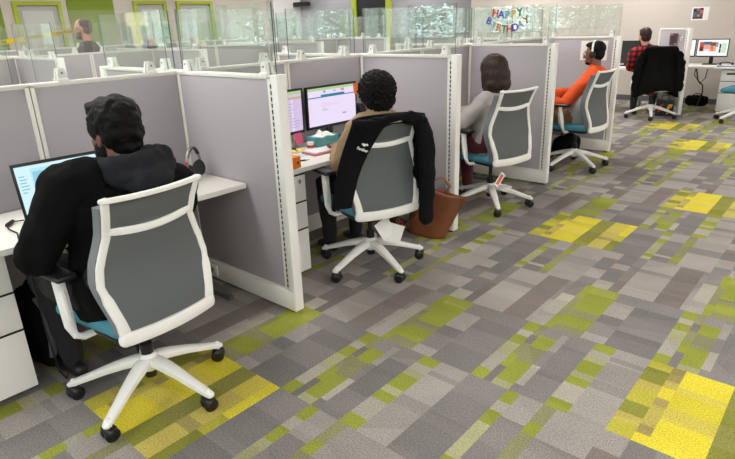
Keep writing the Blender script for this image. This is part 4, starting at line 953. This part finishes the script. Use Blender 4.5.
# ---------------------------------------------------------------- the far right corner by the back wall
c5 = CH[5]
def j5(u, v):
    a = 2 * PI * u; z = 1.03 - .65 * v; e = min(1, v * 6) ** .5
    hw = lerp(.23, .31, v ** .8) * lerp(.9, 1, e); hd = lerp(.03, .085, min(1, v * 2)) 
    p = V((interp(PX, max(.43, z)) - .015 + hd * math.cos(a), hw * math.sin(a), z + .015 * (1 - abs(math.sin(a))) * (1 - v) + (.05 * math.sin(a * 2 + 1) * v)))
    n = noise.noise(V((math.cos(a) * 2.2, math.sin(a) * 4, z * 1.5))) * .03 * v
    return p + V((math.cos(a) * n, 0, 0))
t = thing('jacket', 'long black jacket draped right over the chair back, under the plaid shirt', 'jacket', c5.location, c5.rotation_euler.z); t.scale = c5.scale
m = MB(); m.grid(j5, 48, 20); m.grid(lambda u, v: V(j5(u, 0)).lerp(V((interp(PX, .98) - .015, V(j5(u, 0)).y * .9, 1.045)), v), 48, 3); bmesh.ops.remove_doubles(m.b, verts=m.b.verts, dist=.001)
o = obj('jacket_body', m, M_CLOTHBLK, t, 'all'); md = o.modifiers.new('s', 'SOLIDIFY'); md.thickness = .008; md.offset = 0
for k in (-1, 1):
    m = MB(); m.tube([(-.30, k * .235, .94), (-.31, k * .28, .8), (-.31, k * .295, .62), (-.31, k * .30, .45)], [(.05, .035), (.055, .035), (.052, .032), (.046, .03)], n=12, side=(0, 1, 0)); link('sleeve', remeshed(m, .011, 'sleeve', 3, .5, wrinkle(.012, 9)), M_CLOTHBLK, t)
def rdesk(label, lo, hi):
    t = thing('desk', label, 'desk', (lo[0], lo[1], 0)); w, d = hi[0] - lo[0], hi[1] - lo[1]
    m = MB(); m.b2((0, 0, .71), (w, d, .74), .003); obj('worktop', m, M_LAM, t)
    for x in (.06, w - .1):
        m = MB(); m.b2((x, d - .1, .02), (x + .04, d - .06, .71)); m.b2((x, .1, 0), (x + .04, d - .03, .025)); obj('support_leg', m, M_GREYMET, t)
    return t
rdesk('white desk with the dark monitor, in front of the plaid shirt person', (-4.1, 10.22, 0), (-2.98, 11.0, 0))
rdesk('white desk by the back wall with the photo monitor', (-2.95, 10.79, 0), (-.5, 11.5, 0))
monitor('dark monitor in front of the plaid shirt person', (-3.30, 10.66, .74), -PI / 2 + .1, .60, .37, [], 'dk', .23)
R6 = [(.06, .28, .62, .86, 'skinc'), (.06, .28, .2, .86, 'red'), (.08, .3, .18, .55, 'dark'), (.2, .7, .45, .88, 'navy'), (.42, .62, .6, .84, 'brown'), (.44, .3, .56, .48, 'orange'), (.22, .28, .4, .42, 'lilac'), (.46, .46, .5, .58, 'dark'), (.6, .55, .68, .84, 'grey'), (.72, .2, .78, .74, 'dark'), (.72, .42, .78, .5, 'orange'), (.8, .2, .95, .8, 'mint')]
monitor('monitor showing a large photograph on the back wall desk', (-2.13, 11.3, .74), -PI / 2 + .03, .47, .29, R6, 'white', .265)
monitor('monitor with a plain white page, half hidden behind the divider post', (-2.62, 11.32, .74), -PI / 2 + .05, .47, .29, lines(.55, .9, .2, .85, 8, 'mint', .3, 9), 'white', .262)
pedestal('white drawer pedestal under the photo monitor desk at the back wall', (-1.86, 10.84, 0), .42, .5, -PI / 2)
def cloth_papers():
    t = thing('papers', 'blue folder lying beside the photo monitor', 'folder', (-1.80, 10.98, .74), .2)
    m = MB(); m.b2((-.16, -.1, 0), (.16, .1, .012), .002); obj('cover', m, mat('blue_card', rgb(56, 74, 170), .5), t); m = MB(); m.b2((-.14, -.09, .012), (.1, .08, .015)); obj('sheet', m, M_PAPER, t)
    t = thing('headset', 'black headset lying on the blue folder', 'headset', (-1.84, 11.0, .756), .4)
    m = MB(); m.tube([(.085 * math.cos(a), .075 * math.sin(a), .012 + .03 * math.sin(a)) for a in [PI * k / 12 for k in range(13)]], [.008] * 13, n=8); obj('headband', m, M_BLACK, t)
    for k in (-1, 1):
        m = MB(); m.ell((k * .088, -.01, .022), (.02, .036, .022)); obj('ear_cup', m, M_BLACK, t)
cloth_papers()
tag(obj('monitor_cable', (lambda m: (m.tube([(-2.36, 11.45, .70), (-2.34, 11.47, .6), (-2.30, 11.48, .45), (-2.22, 11.48, .38), (-2.21, 11.5, .25), (-2.26, 11.52, .05), (-2.28, 11.5, .012)], [.011] * 7, n=8), m.tube([(-2.36, 11.47, .70), (-2.38, 11.5, .55), (-2.27, 11.5, .40), (-2.20, 11.5, .5), (-2.18, 11.48, .7)], [.008] * 5, n=8), m)[-1])(MB()), M_CABLE, None, 60), 'tangle of black cables hanging below the photo monitor desk', 'cable')
t = thing('bag', 'black bag lying on the floor under the photo monitor desk', 'bag', (-2.31, 11.66, 0), 0)
m = MB(); m.box((0, 0, .09), (.36, .16, .17), None, .05, 4); m.ell((0, 0, .15), (.14, .06, .04)); me = remeshed(m, .012, 'bag', 3, .5, wrinkle(.01, 10)); link('sack', me, M_CLOTHBLK, t); m = MB(); m.tube([(-.08, 0, .17), (-.03, -.02, .21), (.04, -.02, .21), (.09, 0, .17)], [.008] * 4, n=8); obj('handle', m, M_CLOTHBLK, t)
# bag and bin behind the jacket-draped chair
t = thing('gift_bag', 'black bag printed with red and yellow shapes, behind the jacket-draped chair', 'bag', (-2.47, 10.22, 0), .25)
m = MB(); m.prism([(-.13, -.05, 0), (.13, -.05, 0), (.13, .05, 0), (-.13, .05, 0)], (0, 0, .26)); obj('bag_body', m, mat('black_gloss', rgb(20, 18, 20), .4), t)
m = MB()
m.prism([(-.10, -.0525, .06), (-.05, -.0525, .08), (-.045, -.0525, .15), (-.02, -.0525, .2), (-.07, -.0525, .18), (-.09, -.0525, .12)], (0, .002, 0)); m.mi = 1
m.prism([(.03, -.0525, .03), (.06, -.0525, .05), (.06, -.0525, .12), (.10, -.0525, .15), (.11, -.0525, .2), (.05, -.0525, .19), (.03, -.0525, .13), (.04, -.0525, .08)], (0, .002, 0)); m.mi = 2
m.prism([(.06, -.0535, .14), (.085, -.0535, .15), (.085, -.0535, .17), (.06, -.0535, .17)], (0, .002, 0)); obj('print', m, [mat('print_red', rgb(206, 52, 40), .5), mat('print_yellow', rgb(240, 180, 50), .5), mat('print_orange', rgb(226, 120, 40), .5)], t)
for k in (-1, 1):
    m = MB(); m.tube([(-.06, k * .045, .255), (-.05, k * .045, .33), (.05, k * .045, .33), (.06, k * .045, .255)], [.005] * 4, n=8); obj('handle', m, M_BLACK, t)
t = thing('waste_bin', 'pale grey waste bin beside the black printed bag, behind the jacket-draped chair', 'waste bin', (-2.57, 10.40, 0)); m = MB()
m.tube([(0, 0, 0), (0, 0, .3), (0, 0, .31), (0, 0, .3), (0, 0, .02)], [.07, .085, .085, .08, .066], n=24, cap='flat'); obj('bin', m, mat('pale_grey_plastic', rgb(150, 152, 152), .5), t); m = MB(); m.tube([(.086 * math.cos(a), .086 * math.sin(a), .305) for a in [k * PI / 12 for k in range(24)]], [.006] * 24, n=6, closed=True); obj('rim', m, mat('pale_grey_plastic', rgb(150, 152, 152), .5), t)
# pictures
t = thing('picture', 'small photograph of two people pinned on the back wall above the photo monitor', 'picture', (-2.52, Y1 - .003, 1.55), 0)
m = MB(); m.b2((-.135, -.003, -.11), (.135, 0, .11)); obj('sheet', m, M_PAPER, t)
m = MB(); PC = ['dark_ink', 'blue_ink', 'pink_ink', 'brown_ink', 'violet_ink', 'tan_ink']; PM = [mat(n, rgb(*c), .6) for n, c in zip(PC, ((34, 28, 34), (24, 110, 160), (196, 100, 110), (92, 70, 60), (120, 100, 160), (150, 130, 110)))]
for k, (a, b_, c, d) in enumerate(((-.115, -.085, .045, .09),)): m.mi = 3; m.b2((a, -.0045, b_), (c, -.003, d))
m.mi = 4; m.b2((-.06, -.005, .05), (-.02, -.004, .09)); m.mi = 1; m.b2((-.115, -.0055, -.055), (-.07, -.0045, .03)); m.mi = 2; m.b2((-.005, -.0055, 0), (.04, -.0045, .06)); m.mi = 5; m.b2((-.05, -.0055, -.05), (.0, -.0045, -.01))
m.mi = 0; m.ell((-.085, -.004, .055), (.024, .002, .026)); m.ell((.015, -.004, .075), (.022, .002, .022)); m.b2((-.115, -.006, -.085), (.03, -.0045, -.06)); obj('photograph', m, PM, t)
da = -.61; dn = V((math.sin(da), -math.cos(da), 0)); du = V((math.cos(da), math.sin(da), 0)); dp = V((-2.267, 10.333, 0))
t = thing('picture', 'small dark picture pinned on the short divider beside the badge', 'picture', dp - du * .318 + dn * .034 + V((0, 0, 1.18)), da)
m = MB(); m.b2((-.085, -.004, -.09), (.085, 0, .09)); obj('sheet', m, mat('mauve_card', rgb(96, 52, 72), .6), t); m = MB(); m.b2((-.05, -.006, -.065), (.055, -.004, .05)); m.mi = 1; m.b2((-.075, -.0065, .06), (-.02, -.0045, .085)); m.b2((.03, -.0065, -.085), (.08, -.0045, -.06)); obj('image', m, [mat('dark_green_ink', rgb(44, 46, 44), .6), mat('pink_ink2', rgb(190, 110, 130), .6)], t)
t = thing('badge', 'round white badge pinned on the short divider near its post', 'badge', dp - du * .147 + dn * .034 + V((0, 0, 1.19)), da)
m = MB(); m.tube([(0, 0, 0), (0, -.006, 0)], [.035, .03], n=20, cap='flat'); obj('disc', m, mat('cream_badge', rgb(226, 216, 190), .5), t); m = MB(); m.ell((0, -.006, 0), (.012, .002, .012)); obj('emblem', m, M_GREYMET, t)

# ---------------------------------------------------------------- banner, trophy, tape and small things in the far rows
t = thing('banner', 'colourful letter banner reading HAPPY BIRTHDAY hung on a glass screen', 'banner', (-2.79, 5.284 + TP / 2 - .012, 1.55), 0)
BC = dict(r=rgb(196, 60, 66), b=rgb(50, 66, 176), c=rgb(96, 156, 172), y=rgb(206, 172, 62), g=rgb(56, 124, 92), o=rgb(196, 120, 60), p=rgb(150, 150, 148), d=rgb(150, 112, 50))
def letters(s, cols, xa, xb, zt, sag, size):
    pts = []
    n = len(s)
    for i, (chh, cc) in enumerate(zip(s, cols)):
        f = i / (n - 1); x = lerp(xa, xb, f); z = zt - sag * (1 - (2 * f - 1) ** 2)
        tilt = -(2 * f - 1) * -.35 * (sag / .06)
        m = MB(); add_mesh(m, text_mesh(chh, size, .0012, .0022), Matrix.Translation((x, 0, z - size * .42)) @ Matrix.Rotation(-tilt, 4, 'Y') @ Matrix.Rotation(PI / 2, 4, 'X')); 
        obj('letter', m, mat('foil_' + cc, BC[cc], .35, .25), t, None); pts.append((x, 0, z))
    m = MB(); m.tube([(xa - .03, .002, zt + .02)] + pts + [(xb + .03, .002, zt + .02)], [.0018] * (n + 2), n=6); obj('string', m, M_PAPER, t)
letters('HAPPY', 'rbcyg', -.122, .135, .12, .02, .10)
letters('BIRTHDAY', 'bcogrbpd', -.19, .205, .05, .08, .095)
t = thing('trophy', 'small gold trophy with a red column on top of the far row partition', 'trophy', (XR, 4.196, HP + .001), PI / 2)
m = MB(); m.b2((-.05, -.03, 0), (.05, .03, .035), .004); obj('plinth', m, M_BLACK, t)
m = MB(); m.tube([(-.03, 0, .035), (-.03, 0, .12)], [.02, .02], n=12, cap='flat'); obj('column', m, mat('trophy_red', rgb(176, 52, 60), .3, .4), t)
MGold = mat('gold', rgb(214, 176, 92), .3, .9)
m = MB(); m.tube([(.03, 0, .035), (.03, 0, .12)], [.02, .02], n=12, cap='flat'); m.b2((-.05, -.025, .12), (.05, .025, .13)); obj('gold_column', m, MGold, t)
m = MB(); m.tube([(0, 0, .13), (0, 0, .17), (0, 0, .2), (0, 0, .23)], [.02, .012, .024, .012], n=12); m.ell((0, 0, .255), (.014, .014, .017)); m.tube([(0, 0, .22), (.03, 0, .26), (.04, 0, .32)], [.008, .007, .006], n=8); m.tube([(0, 0, .22), (-.03, 0, .2), (-.035, 0, .17)], [.008, .007, .006], n=8); obj('figure', m, mat('pale_gold', rgb(230, 218, 186), .35, .5), t)
t = thing('caution_tape', 'yellow caution tape stuck slantwise across the rearmost glass screens, behind the standing person', 'tape', (0, 0, 0))
ta, tb = V((-10.885, 3.15, 1.435)), V((-10.885, 4.82, 1.635)); d = (tb - ta); L_ = d.length; d.normalize()
m = MB(); m.grid(lambda u, v: ta + d * (u * L_) + V((.002 * math.sin(u * 9), 0, (v - .5) * .074 - .006 * math.sin(PI * u))), 40, 2); o = obj('tape', m, mat('caution_yellow', rgb(240, 204, 30), .5), t, 'all'); md = o.modifiers.new('s', 'SOLIDIFY'); md.thickness = .002
m = MB()
for f in (.16, .5, .82):
    p = ta + d * (f * L_) + V((.006, 0, -.006 * math.sin(PI * f)))
    add_mesh(m, text_mesh('CAUTION', .062, .0006, .0012), Matrix.Translation(p) @ Matrix(((0, 0, 1, 0), (d.y, -d.z, 0, 0), (d.z, d.y, 0, 0), (0, 0, 0, 1))))
obj('lettering', m, M_BLACK, t, None)
t = thing('wall_box', 'black box mounted high on the wall pier at the far corner', 'wall box', (-12.72, 11.86, 2.13)); m = MB(); m.b2((-.0, -.24, -.055), (.55, -.1, .055), .006); obj('housing', m, M_BLACK, t); m = MB(); m.b2((.1, -.1, -.03), (.45, .03, .03)); obj('bracket', m, M_GREYMET, t)
t = thing('potted_flowers', 'small pot of orange and yellow flowers beyond the far row partition', 'flower pot', (-7.95, 5.23, 1.02)); 
m = MB(); m.tube([(0, 0, 0), (0, 0, .14)], [.06, .08], n=16, cap='flat'); obj('pot', m, mat('clay', rgb(150, 90, 60), .8), t)
for k in range(7):
    a = k * 2.4; x, y, z = .07 * math.cos(a) * (k % 3) / 1.4, .09 * math.sin(a), .31 + .05 * (k % 3)
    m = MB(); m.tube([(0, 0, .12), (x, y, z)], [.005] * 2, n=6); m.mi = 1; m.ell((x, y, z), (.042, .042, .035)); obj('flower', m, [mat('stem_green', rgb(70, 110, 50), .8), mat('flower_%d' % (k % 2), rgb(*((236, 120, 60), (240, 200, 70))[k % 2]), .7)], t)
t = thing('shelf', 'low cabinet behind the far row partition carrying the pot of flowers', 'cabinet', (-7.95, 5.2, 0)); m = MB(); m.b2((-.2, -.35, .02), (.2, .35, 1.02), .005); obj('body', m, M_LAM, t)
for y in (-.34, .01):
    m = MB(); m.b2((.2, y, .05), (.215, y + .33, .99), .003); dr = obj('door', m, M_WHITE, t); m = MB(); m.b2((.215, y + .15, .5), (.23, y + .18, .6)); obj('handle', m, M_GREYMET, dr)
